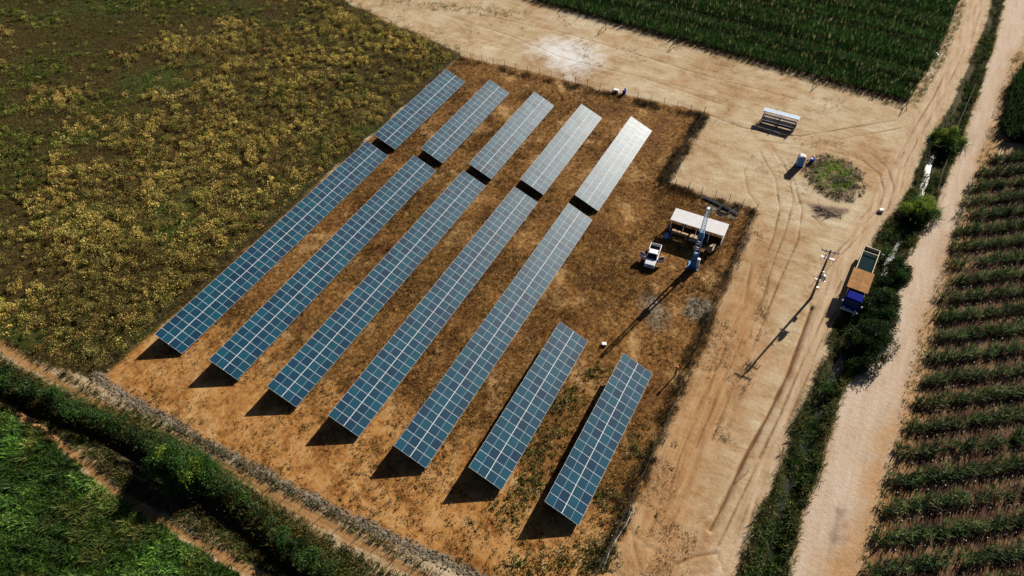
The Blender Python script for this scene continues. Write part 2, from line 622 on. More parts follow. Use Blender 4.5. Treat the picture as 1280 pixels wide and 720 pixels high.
D_GP = wgt(sdf(P_GREENPATCH, X, Y) + 1.5 * RG, 2.0)
C_[..., 1] = np.maximum(D_GP * 0.55, wgt(2.2 - pld(L_HEDGE + np.array([1.0, 1.4]), X, Y), 1.5) * 0.7)
rut_bank = np.zeros_like(X)
for i, r in enumerate(RUTS_BANK):
    rut_bank = np.maximum(rut_bank, np.exp(-((pld(r, X, Y) + .25 * RS) / (0.26 if i == 0 else 0.27)) ** 2) * (1.0 if i == 0 else .7 if i < 25 else .14) * (1 if i == 0 else np.clip(-.15 + 2.0 * fbm(X, Y, 9, 207 + i, 3), 0, 1)))
C_[..., 2] = rut_bank
C_[..., 3] = np.maximum(wgt(0.5 - pld(L_PATH, X, Y) + RS * .8, 0.5), wgt(0.8 - pld(L_TAN, X, Y) + RS, 0.9) * 0.85)
D_[..., 0] = np.clip(0.5 + sdf(P_YARDORANGE, X, Y) / 10.0, 0, 0.85)
D_[..., 1] = np.maximum.reduce([D_GP * .55, wgt(sdf(P_DARKROADPATCH, X, Y) + RS * 1.5, 1.5) * .8, wgt(sdf(P_BURNT, X, Y) + RG, 1.2) * 0.8])
R_EDGE = GP([(1273, 65), (1258, 105), (1248, 142), (1236, 190), (1222, 225), (1215, 250), (1197, 300), (1173, 368), (1150, 440), (1143, 490), (1127, 547), (1106, 614), (1082, 712), (1062, 800)])
D_[..., 2] = np.maximum(wgt(1.9 - pld(R_EDGE, X, Y) + 1.2 * RG, 2.2) * .75, np.clip(0.5 + (sdf(P_ORANGEVERGE, X, Y) + 2.2 * RG) / 8.0, 0, 0.75))
# where the plot keeps dry grass: not along the bare front strip
front = pld(L_GRAVEL, X, Y)
D_[..., 3] = np.clip(sstep(7, 24, front) * 0.85 + 0.08, 0, 1)


def ground_material():
    m = bpy.data.materials.new('ground_soil')
    m.use_nodes = True
    n = m.node_tree.nodes
    L = m.node_tree.links
    b = n['Principled BSDF']
    b.inputs['Roughness'].default_value = 0.95
    b.inputs['Specular IOR Level'].default_value = 0.08
    geo = n.new('ShaderNodeNewGeometry')

    def noise(scale, detail=5, rough=0.6, vec=None, dist=0.0):
        t = n.new('ShaderNodeTexNoise')
        t.inputs['Scale'].default_value = scale
        t.inputs['Detail'].default_value = detail
        t.inputs['Roughness'].default_value = rough
        t.inputs['Distortion'].default_value = dist
        L.new(vec or geo.outputs['Position'], t.inputs['Vector'])
        return t.outputs['Fac']

    def math_(op, a, bb=None, c=None, clamp=False):
        k = n.new('ShaderNodeMath')
        k.operation = op
        k.use_clamp = clamp
        for i, v in enumerate((a, bb, c)):
            if v is None: continue
            if isinstance(v, (int, float)): k.inputs[i].default_value = v
            else: L.new(v, k.inputs[i])
        return k.outputs[0]

    def ramp(fac, stops):
        r = n.new('ShaderNodeValToRGB')
        e = r.color_ramp.elements
        while len(e) < len(stops): e.new(0.5)
        for el, (p, c) in zip(e, stops):
            el.position = p
            el.color = tuple(c) + (1,)
        L.new(fac, r.inputs[0])
        return r.outputs[0]

    def mix(f, a, bcol):
        k = n.new('ShaderNodeMix')
        k.data_type = 'RGBA'
        L.new(f, k.inputs[0])
        L.new(a, k.inputs[6])
        L.new(bcol, k.inputs[7])
        return k.outputs[2]

    def attr(name):
        a = n.new('ShaderNodeAttribute')
        a.attribute_name = name
        s = n.new('ShaderNodeSeparateColor')
        L.new(a.outputs['Color'], s.inputs[0])
        return [s.outputs[0], s.outputs[1], s.outputs[2], a.outputs['Alpha']]

    def mask(w, nz, amp=0.9, lo=0.35, hi=0.65):
        v = math_('ADD', w, math_('MULTIPLY', math_('SUBTRACT', nz, 0.5), amp))
        k = n.new('ShaderNodeMapRange')
        k.interpolation_type = 'SMOOTHSTEP'
        k.inputs[1].default_value = lo
        k.inputs[2].default_value = hi
        L.new(v, k.inputs[0])
        # nothing where the weight is nil
        return math_('MULTIPLY', k.outputs[0], math_('MULTIPLY', w, 6.0, clamp=True))
    a, bb, c, d = attr('mA'), attr('mB'), attr('mC'), attr('mD')
    n1 = noise(0.055, 6, 0.6)
    n2 = noise(0.35, 6, 0.62, dist=0.4)
    n3 = noise(1.7, 5, 0.65)
    n4 = noise(6.5, 4, 0.7)
    mp = n.new('ShaderNodeMapping')      # streaks along the wheel tracks
    mp.inputs['Rotation'].default_value = (0, 0, math.radians(-12))
    mp.inputs['Scale'].default_value = (1.0, 0.09, 1.0)
    L.new(geo.outputs['Position'], mp.inputs[0])
    ns = noise(1.4, 4, 0.6, mp.outputs[0], 0.3)
    mp2 = n.new('ShaderNodeMapping')
    mp2.inputs['Rotation'].default_value = (0, 0, math.radians(8))
    mp2.inputs['Scale'].default_value = (0.16, 1.0, 1.0)
    L.new(geo.outputs['Position'], mp2.inputs[0])
    ns2 = noise(0.8, 5, 0.65, mp2.outputs[0], 0.5)
    n5 = noise(16.0, 3, 0.7)
    blend = math_('ADD', math_('MULTIPLY', n2, 0.42), math_('ADD', math_('MULTIPLY', n3, 0.26), math_('ADD', math_('MULTIPLY', n4, 0.18), math_('MULTIPLY', n5, 0.14))))
    # sandy yard
    sand = ramp(math_('ADD', math_('MULTIPLY', ns2, 0.2), math_('ADD', math_('MULTIPLY', n1, 0.3), math_('MULTIPLY', blend, 0.5))),
                [(0.38, (0.17, 0.092, 0.040)), (0.44, (0.30, 0.195, 0.098)), (0.50, (0.395, 0.295, 0.180)), (0.59, (0.50, 0.425, 0.305))])
    orange = ramp(math_('ADD', math_('MULTIPLY', ns, 0.45), math_('MULTIPLY', blend, 0.55)),
                  [(0.36, (0.17, 0.080, 0.030)), (0.46, (0.31, 0.165, 0.070)), (0.56, (0.39, 0.235, 0.115)), (0.7, (0.45, 0.31, 0.18))])
    col = mix(mask(d[0], n1, 1.0, 0.2, 0.9), sand, orange)
    yk = n.new('ShaderNodeMapRange')
    yk.inputs[1].default_value = 0.50
    yk.inputs[2].default_value = 0.66
    L.new(noise(0.13, 6, 0.68, dist=0.8), yk.inputs[0])
    col = mix(math_('MULTIPLY', yk.outputs[0], 0.6), col, ramp(blend, [(0.40, (0.19, 0.090, 0.036)), (0.56, (0.37, 0.215, 0.10))]))
    # track, lighter and streaked
    track = ramp(math_('ADD', math_('MULTIPLY', ns, 0.55), math_('MULTIPLY', blend, 0.45)),
                 [(0.33, (0.22, 0.125, 0.06)), (0.45, (0.37, 0.255, 0.155)), (0.6, (0.47, 0.36, 0.245))])
    col = mix(mask(bb[3], n2, 0.8, 0.25, 0.85), col, track)
    # weeds on the yard
    yw = ramp(n4, [(0.35, (0.10, 0.075, 0.03)), (0.6, (0.20, 0.16, 0.07))])
    wk = n.new('ShaderNodeMapRange')
    wk.inputs[1].default_value = 0.60
    wk.inputs[2].default_value = 0.72
    L.new(math_('ADD', math_('MULTIPLY', n2, 0.75), math_('MULTIPLY', n4, 0.25)), wk.inputs[0])
    col = mix(math_('MULTIPLY', wk.outputs[0], 0.65), col, yw)
    white = ramp(blend, [(0.36, (0.40, 0.35, 0.30)), (0.50, (0.60, 0.585, 0.57))])
    col = mix(mask(bb[2], n2, 0.9, 0.2, 1.0), col, white)
    # fenced plot: orange soil under dry grass
    soil = ramp(blend, [(0.38, (0.07, 0.028, 0.008)), (0.44, (0.20, 0.083, 0.022)), (0.50, (0.34, 0.165, 0.048)), (0.60, (0.46, 0.27, 0.115))])
    dry = ramp(math_('ADD', math_('MULTIPLY', n4, 0.5), math_('MULTIPLY', n3, 0.5)),
               [(0.38, (0.024, 0.012, 0.004)), (0.46, (0.10, 0.044, 0.012)), (0.53, (0.20, 0.098, 0.028)), (0.63, (0.34, 0.20, 0.065))])
    plot = mix(mask(d[3], n2, 1.4, 0.3, 0.7), soil, dry)
    npx = noise(0.16, 5, 0.65, dist=0.6)
    pk = n.new('ShaderNodeMapRange')
    pk.inputs[1].default_value = 0.54
    pk.inputs[2].default_value = 0.66
    L.new(npx, pk.inputs[0])
    plot = mix(math_('MULTIPLY', pk.outputs[0], 0.75), plot, ramp(blend, [(0.40, (0.24, 0.12, 0.040)), (0.52, (0.46, 0.29, 0.13))]))
    pk2 = n.new('ShaderNodeMapRange')
    pk2.inputs[1].default_value = 0.46
    pk2.inputs[2].default_value = 0.36
    L.new(npx, pk2.inputs[0])
    plot = mix(math_('MULTIPLY', pk2.outputs[0], math_('ADD', math_('MULTIPLY', d[3], 0.7), 0.15)), plot, ramp(blend, [(0.40, (0.035, 0.014, 0.006)), (0.58, (0.14, 0.062, 0.022))]))
    col = mix(mask(a[1], n3, 0.8), col, plot)
    # weedy field
    fld = ramp(math_('ADD', math_('MULTIPLY', n3, 0.5), math_('MULTIPLY', n4, 0.5)),
               [(0.38, (0.006, 0.006, 0.002)), (0.46, (0.022, 0.019, 0.005)), (0.54, (0.056, 0.040, 0.011)), (0.64, (0.13, 0.082, 0.023))])
    fgreen = ramp(math_('ADD', math_('MULTIPLY', n3, 0.5), math_('MULTIPLY', n4, 0.5)), [(0.38, (0.006, 0.012, 0.003)), (0.5, (0.034, 0.050, 0.009)), (0.62, (0.085, 0.10, 0.020))])
    fk = n.new('ShaderNodeMapRange')
    fk.inputs[1].default_value = 0.53
    fk.inputs[2].default_value = 0.66
    L.new(n1, fk.inputs[0])
    fld = mix(fk.outputs[0], fld, fgreen)
    col = mix(mask(a[0], n3, 1.0), col, fld)
    crop = ramp(blend, [(0.42, (0.032, 0.016, 0.011)), (0.5, (0.070, 0.036, 0.022)), (0.58, (0.21, 0.135, 0.065))])
    col = mix(mask(a[2], n3, 0.8), col, crop)
    gcrop = ramp(blend, [(0.35, (0.008, 0.016, 0.005)), (0.6, (0.03, 0.05, 0.012))])
    col = mix(mask(a[3], n3, 0.8), col, gcrop)
    wet_shade = ramp(blend, [(0.35, (0.02, 0.02, 0.009)), (0.6, (0.07, 0.06, 0.025))])  # dark ditch soil, also used as painted shade beside the hedge
    col = mix(mask(c[0], n3, 0.8), col, wet_shade)
    tan = ramp(blend, [(0.35, (0.17, 0.08, 0.028)), (0.6, (0.36, 0.205, 0.085))])
    col = mix(mask(c[3], n3, 1.0), col, tan)
    grass = ramp(n4, [(0.35, (0.03, 0.035, 0.010)), (0.6, (0.09, 0.10, 0.025))])
    col = mix(mask(c[1], n3, 1.2), col, grass)
    vor = n.new('ShaderNodeTexVoronoi')
    vor.inputs['Scale'].default_value = 5.5
    L.new(geo.outputs['Position'], vor.inputs['Vector'])
    sepv = n.new('ShaderNodeSeparateColor')
    L.new(vor.outputs['Color'], sepv.inputs[0])
    gravel = ramp(sepv.outputs[0], [(0.0, (0.05, 0.038, 0.024)), (0.5, (0.15, 0.118, 0.078)), (1.0, (0.29, 0.25, 0.19))])
    col = mix(mask(bb[1], n3, 1.1), col, gravel)
    road = ramp(math_('ADD', math_('MULTIPLY', ns, 0.4), math_('MULTIPLY', blend, 0.6)),
                [(0.33, (0.30, 0.20, 0.125)), (0.45, (0.42, 0.32, 0.235)), (0.6, (0.49, 0.395, 0.31))])
    col = mix(mask(bb[0], n3, 0.6), col, road)
    verge = ramp(blend, [(0.35, (0.22, 0.11, 0.042)), (0.52, (0.36, 0.205, 0.09)), (0.66, (0.45, 0.31, 0.18))])
    col = mix(mask(d[2], n2, 1.0, 0.15, 0.95), col, verge)
    rut_shade_col = ramp(blend, [(0.35, (0.085, 0.035, 0.015)), (0.6, (0.19, 0.095, 0.042))])  # wheel-mark soil, also the painted shadow of the step bank
    col = mix(mask(c[2], n3, 0.7, 0.3, 0.9), col, rut_shade_col)
    mud = ramp(blend, [(0.35, (0.06, 0.04, 0.03)), (0.6, (0.19, 0.13, 0.10))])
    col = mix(mask(d[1], n2, 0.9, 0.3, 0.75), col, mud)
    # crumbs, clods and small stones
    sk = n.new('ShaderNodeMapRange')
    sk.inputs[1].default_value = 0.63
    sk.inputs[2].default_value = 0.70
    L.new(math_('ADD', math_('MULTIPLY', noise(3.4, 4, 0.7), 0.6), math_('MULTIPLY', noise(0.22, 3, 0.6), 0.4)), sk.inputs[0])
    col = mix(math_('MULTIPLY', sk.outputs[0], 0.6), col, ramp(n5, [(0.35, (0.075, 0.040, 0.018)), (0.65, (0.17, 0.105, 0.05))]))
    L.new(col, b.inputs['Base Color'])
    bp = n.new('ShaderNodeBump')
    bp.inputs['Strength'].default_value = 0.5
    bp.inputs['Distance'].default_value = 0.16
    hh = math_('ADD', math_('MULTIPLY', n3, 1.0), math_('ADD', math_('MULTIPLY', n4, 0.6), math_('ADD', math_('MULTIPLY', ns, 0.4), math_('MULTIPLY', n5, 0.25))))
    L.new(hh, bp.inputs['Height'])
    L.new(bp.outputs[0], b.inputs['Normal'])
    M['ground_soil'] = m


ground_material()


def ground_parts():
    idx = np.arange(ny * nx).reshape(ny, nx)
    q = np.stack([idx[:-1, :-1], idx[:-1, 1:], idx[1:, 1:], idx[1:, :-1]], -1).reshape(-1, 4)
    xc = (X[:-1, :-1] + X[1:, 1:]).reshape(-1) / 2
    yc = (Y[:-1, :-1] + Y[1:, 1:]).reshape(-1) / 2
    cls = np.zeros(len(q), int)
    cls[sdf(P_TRACK, xc, yc) > 0] = 2
    cls[np.minimum(pld(L_PATH, xc, yc) - 0.6, pld(L_TAN, xc, yc) - 0.9) < 0] = 3
    cls[sdf(P_DITCH, xc, yc) > 0] = 4
    cls[sdf(P_ROAD, xc, yc) > 0] = 1
    co = np.stack([X, Y, Z], -1).reshape(-1, 3)
    # normals of the whole sheet, so that the pieces meet without a seam
    dzx = np.gradient(Z, axis=1) / np.gradient(X, axis=1)
    dzy = np.gradient(Z, axis=0) / np.gradient(Y, axis=0)
    nr = np.stack([-dzx, -dzy, np.ones_like(Z)], -1).reshape(-1, 3)
    nr /= np.linalg.norm(nr, axis=1)[:, None]
    for k, name in enumerate(('ground', 'dirt_road', 'dirt_track', 'dirt_path', 'ditch_bed')):
        f = q[cls == k]
        used, inv = np.unique(f.reshape(-1), return_inverse=True)
        me = bpy.data.meshes.new(name)
        me.vertices.add(len(used))
        me.vertices.foreach_set('co', co[used].astype(np.float32).reshape(-1))
        me.loops.add(len(inv))
        me.loops.foreach_set('vertex_index', inv.astype(np.int32).reshape(-1))
        me.polygons.add(len(f))
        me.polygons.foreach_set('loop_start', np.arange(0, 4 * len(f), 4, dtype=np.int32))
        me.update(calc_edges=True)
        me.polygons.foreach_set('use_smooth', np.ones(len(f), bool))
        for an, arr in (('mA', A), ('mB', B), ('mC', C_), ('mD', D_)):
            at = me.attributes.new(an, 'FLOAT_COLOR', 'POINT')
            at.data.foreach_set('color', arr.reshape(-1, 4)[used].astype(np.float32).reshape(-1))
        me.normals_split_custom_set_from_vertices([tuple(v) for v in nr[used]])
        me.materials.append(M['ground_soil'])
        o = bpy.data.objects.new(name, me)
        COL.objects.link(o)
        tag(o, kind='structure')


ground_parts()


def water_strip():
    p = L_DITCHMID
    # resample
    seg = np.linalg.norm(np.diff(p, axis=0), axis=1)
    s = np.concatenate([[0], np.cumsum(seg)])
    t = np.arange(0, s[-1], 0.8)
    c = np.stack([np.interp(t, s, p[:, 0]), np.interp(t, s, p[:, 1])], 1)
    d = np.gradient(c, axis=0)
    d /= np.linalg.norm(d, axis=1)[:, None]
    nrm = np.stack([-d[:, 1], d[:, 0]], 1)
    w = 0.22 + 0.70 * vnoise(t, t * 0, 5.0, 4) ** 1.3
    w2 = 0.22 + 0.70 * vnoise(t, t * 0 + 50, 4.0, 5) ** 1.3
    mb = MB()
    V = []
    for i in range(len(t)):
        a = c[i] + nrm[i] * w[i]
        b_ = c[i] - nrm[i] * w2[i]
        V += [(a[0], a[1], -0.80), (b_[0], b_[1], -0.80)]
    F = [(2 * i, 2 * i + 2, 2 * i + 3, 2 * i + 1) for i in range(len(t) - 1)]
    mb.add(V, F)
    tag(mb.build('water', 'water'), kind='structure')


water_strip()


# ------------------------------------------------------------------ vegetation generators
def pal(cols, n, jit=0.25):
    cols = np.array(cols)
    c = cols[rng.integers(0, len(cols), n)]
    return np.clip(c * (1 + jit * (rng.random((n, 1)) * 2 - 1)) * (1 + 0.1 * (rng.random((n, 3)) - .5)), 0.002, 0.9)


def leaf_cloud(P, size, cols, flat=0.5):
    """one random quad per point"""
    n = len(P)
    u = rng.normal(size=(n, 3))
    u /= np.linalg.norm(u, axis=1)[:, None]
    w = rng.normal(size=(n, 3))
    w[:, 2] *= flat
    v = np.cross(u, w)
    v /= np.linalg.norm(v, axis=1)[:, None] + 1e-9
    s = (np.asarray(size) * (0.6 + 0.8 * rng.random(n)))[:, None]
    u, v = u * s, v * s * 0.6
    return np.stack([P - u, P + v * .8, P + u, P - v * .8], 1), cols


def clumps(xy, rad, hgt, K, leaf, cols, z=None, jit=0.25, zoff=0.0):
    """K leaves in a dome over each point; cols (N,3) per clump"""
    n = len(xy)
    z = height(xy[:, 0], xy[:, 1]) if z is None else z
    th = rng.random((n, K)) * 2 * np.pi
    rr = np.sqrt(rng.random((n, K)))
    top = np.sqrt(np.clip(1 - rr ** 2 * .9, 0, 1))
    hz = top * (0.35 + 0.65 * rng.random((n, K)))
    P = np.stack([xy[:, 0:1] + rad[:, None] * rr * np.cos(th), xy[:, 1:2] + rad[:, None] * rr * np.sin(th), z[:, None] + zoff + hgt[:, None] * hz], -1)
    c = np.repeat(cols[:, None, :], K, 1) * (1 + jit * (rng.random((n, K, 1)) * 2 - 1))
    s = np.repeat(leaf[:, None], K, 1).reshape(-1) if np.ndim(leaf) else leaf
    return leaf_cloud(P.reshape(-1, 3), s, np.clip(c.reshape(-1, 3), 0.002, 0.9))


def blades(xy, K, length, width, cols, spread=0.35, lean=0.5, z=None, jit=0.2, droop=0.0):
    """K tapering blades from each point (as 4-corner kites)"""
    n = len(xy)
    z = height(xy[:, 0], xy[:, 1]) if z is None else z
    th = rng.random((n, K)) * 2 * np.pi
    ln = length[:, None] * (0.6 + 0.6 * rng.random((n, K)))
    le = lean * (0.3 + rng.random((n, K)))
    d = np.stack([np.cos(th) * np.sin(le), np.sin(th) * np.sin(le), np.cos(le)], -1)
    b0 = np.stack([np.repeat(xy[:, 0:1], K, 1), np.repeat(xy[:, 1:2], K, 1), np.repeat(z[:, None], K, 1)], -1)
    b0[..., 0] += spread * rng.normal(size=(n, K))
    b0[..., 1] += spread * rng.normal(size=(n, K))
    ph = th + np.pi / 2 + rng.normal(size=(n, K)) * .4
    sd = np.stack([np.cos(ph), np.sin(ph), 0 * ph], -1) * (width / 2)
    mid = b0 + d * ln[..., None] * 0.55
    tip = b0 + d * ln[..., None] + np.stack([np.cos(th) * droop * ln, np.sin(th) * droop * ln, -droop * ln * .7], -1)
    V = np.stack([b0, mid + sd, tip, mid - sd], 2).reshape(-1, 4, 3)
    c = np.repeat(cols[:, None, :], K, 1) * (1 + jit * (rng.random((n, K, 1)) * 2 - 1))
    return V, np.clip(c.reshape(-1, 3), 0.002, 0.9)


def join(*vc):
    return np.concatenate([a for a, _ in vc]), np.concatenate([b for _, b in vc])


def cull(xy, m=80):
    return xy[on_screen(xy[:, 0], xy[:, 1], m)]


# --- weedy field upper left
f_pts = cull(inside(P_FIELD, 34000, pad=0.1), 50)
dn = fbm(f_pts[:, 0], f_pts[:, 1], 26, 21, 4)
streak = fbm(f_pts[:, 0] * 0.55 + f_pts[:, 1] * .25, f_pts[:, 1] * 1.25 - f_pts[:, 0] * .45, 5.5, 33, 3)
toplot = pld(GP([(122, 471), (575, 71)]), f_pts[:, 0], f_pts[:, 1])
bias = 0.17 * sstep(30, 75, toplot) * sstep(40, 95, f_pts[:, 1]) - 0.07 * (1 - sstep(5, 35, toplot))
green = sstep(0.47, 0.58, dn + bias)
nearp = 1 - sstep(18, 55, toplot)
keep = rng.random(len(f_pts)) < np.clip((0.10 + 0.8 * sstep(0.40, 0.58, streak)) * (1 - 0.3 * green) + .36 * nearp, 0, 1)
green = green * (1 - .7 * nearp)
f_pts, green, streak, toplot = f_pts[keep], green[keep], streak[keep], toplot[keep]
nF = len(f_pts)
mustard = pal([(0.60, 0.455, 0.125), (0.52, 0.43, 0.12), (0.38, 0.33, 0.08), (0.62, 0.43, 0.125), (0.27, 0.23, 0.055), (0.24, 0.15, 0.045)], nF)
brn = sstep(.50, .64, fbm(f_pts[:, 0], f_pts[:, 1], 12, 301, 4))[:, None]
mustard = mustard * (1 - .35 * brn) * (1 + .45 * (vnoise(f_pts[:, 0], f_pts[:, 1], 5, 311)[:, None] - .4))
greens = pal([(0.065, 0.105, 0.014), (0.11, 0.155, 0.024), (0.21, 0.24, 0.045), (0.09, 0.11, 0.018), (0.30, 0.29, 0.07)], nF)
fc = np.where((rng.random(nF) < np.clip(green * .85 + .10, 0, 1))[:, None], greens, mustard)
big = vnoise(f_pts[:, 0], f_pts[:, 1], 14, 77)
rad = (0.40 + 0.60 * rng.random(nF) ** 1.5) * (.75 + .5 * big)
hg = (0.45 + 0.65 * rng.random(nF)) * (1 - 0.45 * green) * (.7 + .6 * big)
cl = clumps(f_pts, rad * 1.08, hg * 1.25, 52, 0.085 + 0.045 * rng.random(nF), fc, jit=0.35)
lo = cull(inside(P_FIELD, 90000, pad=0.1), 40)
tl_ = pld(GP([(122, 471), (575, 71)]), lo[:, 0], lo[:, 1])
gl_ = sstep(0.46, 0.58, fbm(lo[:, 0], lo[:, 1], 26, 21, 4) + 0.17 * sstep(30, 75, tl_) * sstep(40, 95, lo[:, 1]) - .07) * (1 - .7 * (1 - sstep(12, 45, tl_)))
br_ = sstep(.50, .62, fbm(lo[:, 0], lo[:, 1], 12, 301, 4))
loc_ = pal([(0.21, 0.16, 0.045), (0.13, 0.105, 0.028), (0.28, 0.205, 0.058), (0.07, 0.058, 0.016)], len(lo), .4)
lob_ = pal([(0.13, 0.078, 0.026), (0.09, 0.055, 0.020), (0.17, 0.11, 0.035)], len(lo), .35)
log_ = pal([(0.045, 0.065, 0.012), (0.075, 0.10, 0.018), (0.11, 0.125, 0.026), (0.03, 0.045, 0.010)], len(lo), .35)
loc_ = np.where((rng.random(len(lo)) < br_)[:, None], lob_, loc_)
loc_ = np.where((rng.random(len(lo)) < gl_)[:, None], log_, loc_)
lb = blades(lo, 5, 0.16 + 0.28 * rng.random(len(lo)), 0.065, loc_, 0.26, 0.95, jit=.35)
tag(quads_object('field_weeds', *join(cl, lb), 'dry_leaf'), 'dry mustard and green weeds covering the open field on the left', 'weeds', kind='stuff')

# --- fenced plot: dry grass
def plot_density(x, y):
    fr = pld(L_GRAVEL, x, y)
    nz = fbm(x, y, 6.0, 71, 4)
    return np.clip(sstep(5, 22, fr) * 0.9 + 0.10, 0, 1) * sstep(0.42, 0.58, nz + 0.04) * (.25 + .75 * sstep(.40, .55, fbm(x, y, 14.0, 73, 3)))
p_pts = inside(P_PLOT, 22000, plot_density, 0.3)
pc = pal([(0.27, 0.135, 0.034), (0.36, 0.21, 0.060), (0.15, 0.066, 0.018), (0.48, 0.32, 0.11), (0.09, 0.040, 0.014), (0.10, 0.085, 0.022)], len(p_pts), .3)
rust = sstep(.46, .60, fbm(p_pts[:, 0], p_pts[:, 1], 7, 141, 4))[:, None]
pc = pc * (1 - rust) + pc * np.array([.62, .50, .45]) * rust
g1 = blades(p_pts, 8, 0.18 + 0.22 * rng.random(len(p_pts)), 0.055, pc, 0.20, 1.0, jit=.35)
p2 = inside(P_PLOT, 2600, lambda x, y: sstep(0.50, 0.66, fbm(x, y, 9.0, 5, 4)), 0.3)
pc2 = pal([(0.05, 0.06, 0.017), (0.085, 0.085, 0.025), (0.045, 0.035, 0.013), (0.11, 0.075, 0.025)], len(p2), .3)
g2 = clumps(p2, 0.18 + 0.32 * rng.random(len(p2)), 0.12 + .22 * rng.random(len(p2)), 12, 0.085, pc2, jit=.4)
# greener weeds around the two front right trackers
gp = GP([(690, 540), (672, 575), (690, 510), (655, 612), (640, 640), (668, 600), (770, 650), (745, 690), (690, 700), (650, 705), (757, 620), (800, 560), (715, 500), (745, 470), (735, 700), (665, 550)])
gw = np.concatenate([c_ + rng.normal(size=(46, 2)) * 1.3 for c_ in gp])
gwc = pal([(0.09, 0.13, 0.025), (0.14, 0.18, 0.035), (0.18, 0.16, 0.05), (0.07, 0.075, 0.02), (0.34, 0.28, 0.14)], len(gw), .3)
g3 = clumps(gw, 0.2 + 0.35 * rng.random(len(gw)), 0.15 + .3 * rng.random(len(gw)), 18, 0.10, gwc, jit=.4)
p4 = inside(P_PLOT, 9000, lambda x, y: sstep(.40, .58, fbm(x, y, 4.0, 55, 4)), 0.3)
g4 = clumps(p4, .06 + .16 * rng.random(len(p4)), .05 + .12 * rng.random(len(p4)), 6, .06, pal([(0.10, 0.055, 0.02), (0.16, 0.085, 0.028), (0.07, 0.06, 0.018), (0.30, 0.19, 0.07)], len(p4), .3), jit=.4)
tag(quads_object('dry_grass', *join(g1, g2, g3, g4), 'dry_leaf'), 'tawny dry grass growing between the solar trackers', 'grass', kind='stuff')

# --- corn-like crop at the top
c1, c2 = G(665, 0)[:2], G(1132, 128)[:2]
rd = (c2 - c1) / np.linalg.norm(c2 - c1)
rn = np.array([-rd[1], rd[0]])
corn, corn_row = [], []
for k in range(0, 64):
    off = 0.5 + k * 1.15
    if k % 11 == 10: continue
    L_ = np.arange(-25, 125, 0.34)
    p = c1 + rd * L_[:, None] + rn * off + rng.normal(size=(len(L_), 2)) * .11
    p = p[sdf(P_TOPCROP, p[:, 0], p[:, 1]) > 0.1]
    corn.append(p)
    corn_row.append(np.full(len(p), (1.0 if k % 7 < 4 else .62) * random.uniform(.75, 1.3)))
corn, corn_row = np.concatenate(corn), np.concatenate(corn_row)
k_ = on_screen(corn[:, 0], corn[:, 1], 60)
corn, corn_row = corn[k_], corn_row[k_]
cn = fbm(corn[:, 0] * .35, corn[:, 1], 9, 61, 3)
cc = pal([(0.022, 0.060, 0.012), (0.034, 0.085, 0.018), (0.05, 0.105, 0.022), (0.026, 0.055, 0.018)], len(corn), .25) * ((0.72 + 0.6 * cn) * corn_row)[:, None]
ch = (1.35 + 0.5 * rng.random(len(corn)) + 0.5 * (cn - .5)) * (.8 + .25 * corn_row)
cb = blades(corn, 8, ch, 0.13, cc, 0.07, 0.36, jit=.45, droop=0.10)
drc = corn[rng.random(len(corn)) < 0.12]
cb2 = blades(drc, 4, 1.7 + .3 * rng.random(len(drc)), 0.12, pal([(0.22, 0.22, 0.09), (0.13, 0.16, 0.06)], len(drc)), 0.05, 0.3)
tag(quads_object('corn_plants', *join(cb, cb2), 'leaf'), 'dense dark green crop standing in rows behind the sandy yard', 'crop', kind='stuff')

# --- tall crop, right edge
tp = inside(P_TALLCROP, 2600, None, 0.2)
tcc = pal([(0.018, 0.040, 0.012), (0.03, 0.06, 0.016)], len(tp), .3)
tb = blades(tp, 10, 2.3 + .5 * rng.random(len(tp)), 0.18, tcc, 0.12, 0.4, droop=.12)
tag(quads_object('tall_crop', *tb, 'leaf'), 'tall dark crop with ragged edge beside the upper road', 'crop', kind='stuff')

# --- planted rows on the right
r0 = G(1130, 600)[:2]
rd = np.array([math.cos(math.radians(35.7)), math.sin(math.radians(35.7))])
rn = np.array([-rd[1], rd[0]])
rows_, stakes = [], []
for k in range(-12, 28):
    L_ = np.arange(-70, 75, 0.34)
    base = r0 + rn * (k * 3.2 - 0.35)
    p = base + rd * L_[:, None] + rng.normal(size=(len(L_), 2)) * .14
    p = p[sdf(P_RIGHTCROP, p[:, 0], p[:, 1]) > 0.2]
    rows_.append(p)
    p2 = p + rn * 0.6 + rng.normal(size=p.shape) * .12
    rows_.append(p2[rng.random(len(p2)) < .9])
    p3 = p + rn * 1.0 + rng.normal(size=p.shape) * .16
    rows_.append(p3[rng.random(len(p3)) < .35])
    S = np.arange(-70, 75, 1.2)
    q = base - rn * 1.0 + rd * S[:, None]
    stakes.append(q[sdf(P_RIGHTCROP, q[:, 0], q[:, 1]) > 0.3])
rows_ = cull(np.concatenate(rows_), 70)
stakes = cull(np.concatenate(stakes), 40)
rc = pal([(0.022, 0.055, 0.018), (0.036, 0.078, 0.024), (0.065, 0.11, 0.032), (0.13, 0.18, 0.065), (0.03, 0.045, 0.026), (0.17, 0.20, 0.09)], len(rows_), .3)
rv = fbm(rows_[:, 0], rows_[:, 1], 8, 11, 3)
rc *= (0.75 + .5 * rv)[:, None]
gapn = fbm(rows_[:, 0], rows_[:, 1], 2.2, 151, 3) > .27
rows_, rc = rows_[gapn], rc[gapn]
rb = blades(rows_, 10, 1.0 + .6 * rng.random(len(rows_)), 0.10, rc, 0.13, 0.5, jit=.5, droop=.15)
rb2 = clumps(rows_, np.full(len(rows_), .34), 0.7 + .7 * rng.random(len(rows_)), 12, 0.085, rc * .9, jit=.55)
tag(quads_object('crop_rows', *join(rb, rb2), 'leaf'), 'green leafy crop planted in even rows on brown soil beside the right road', 'crop', kind='stuff')
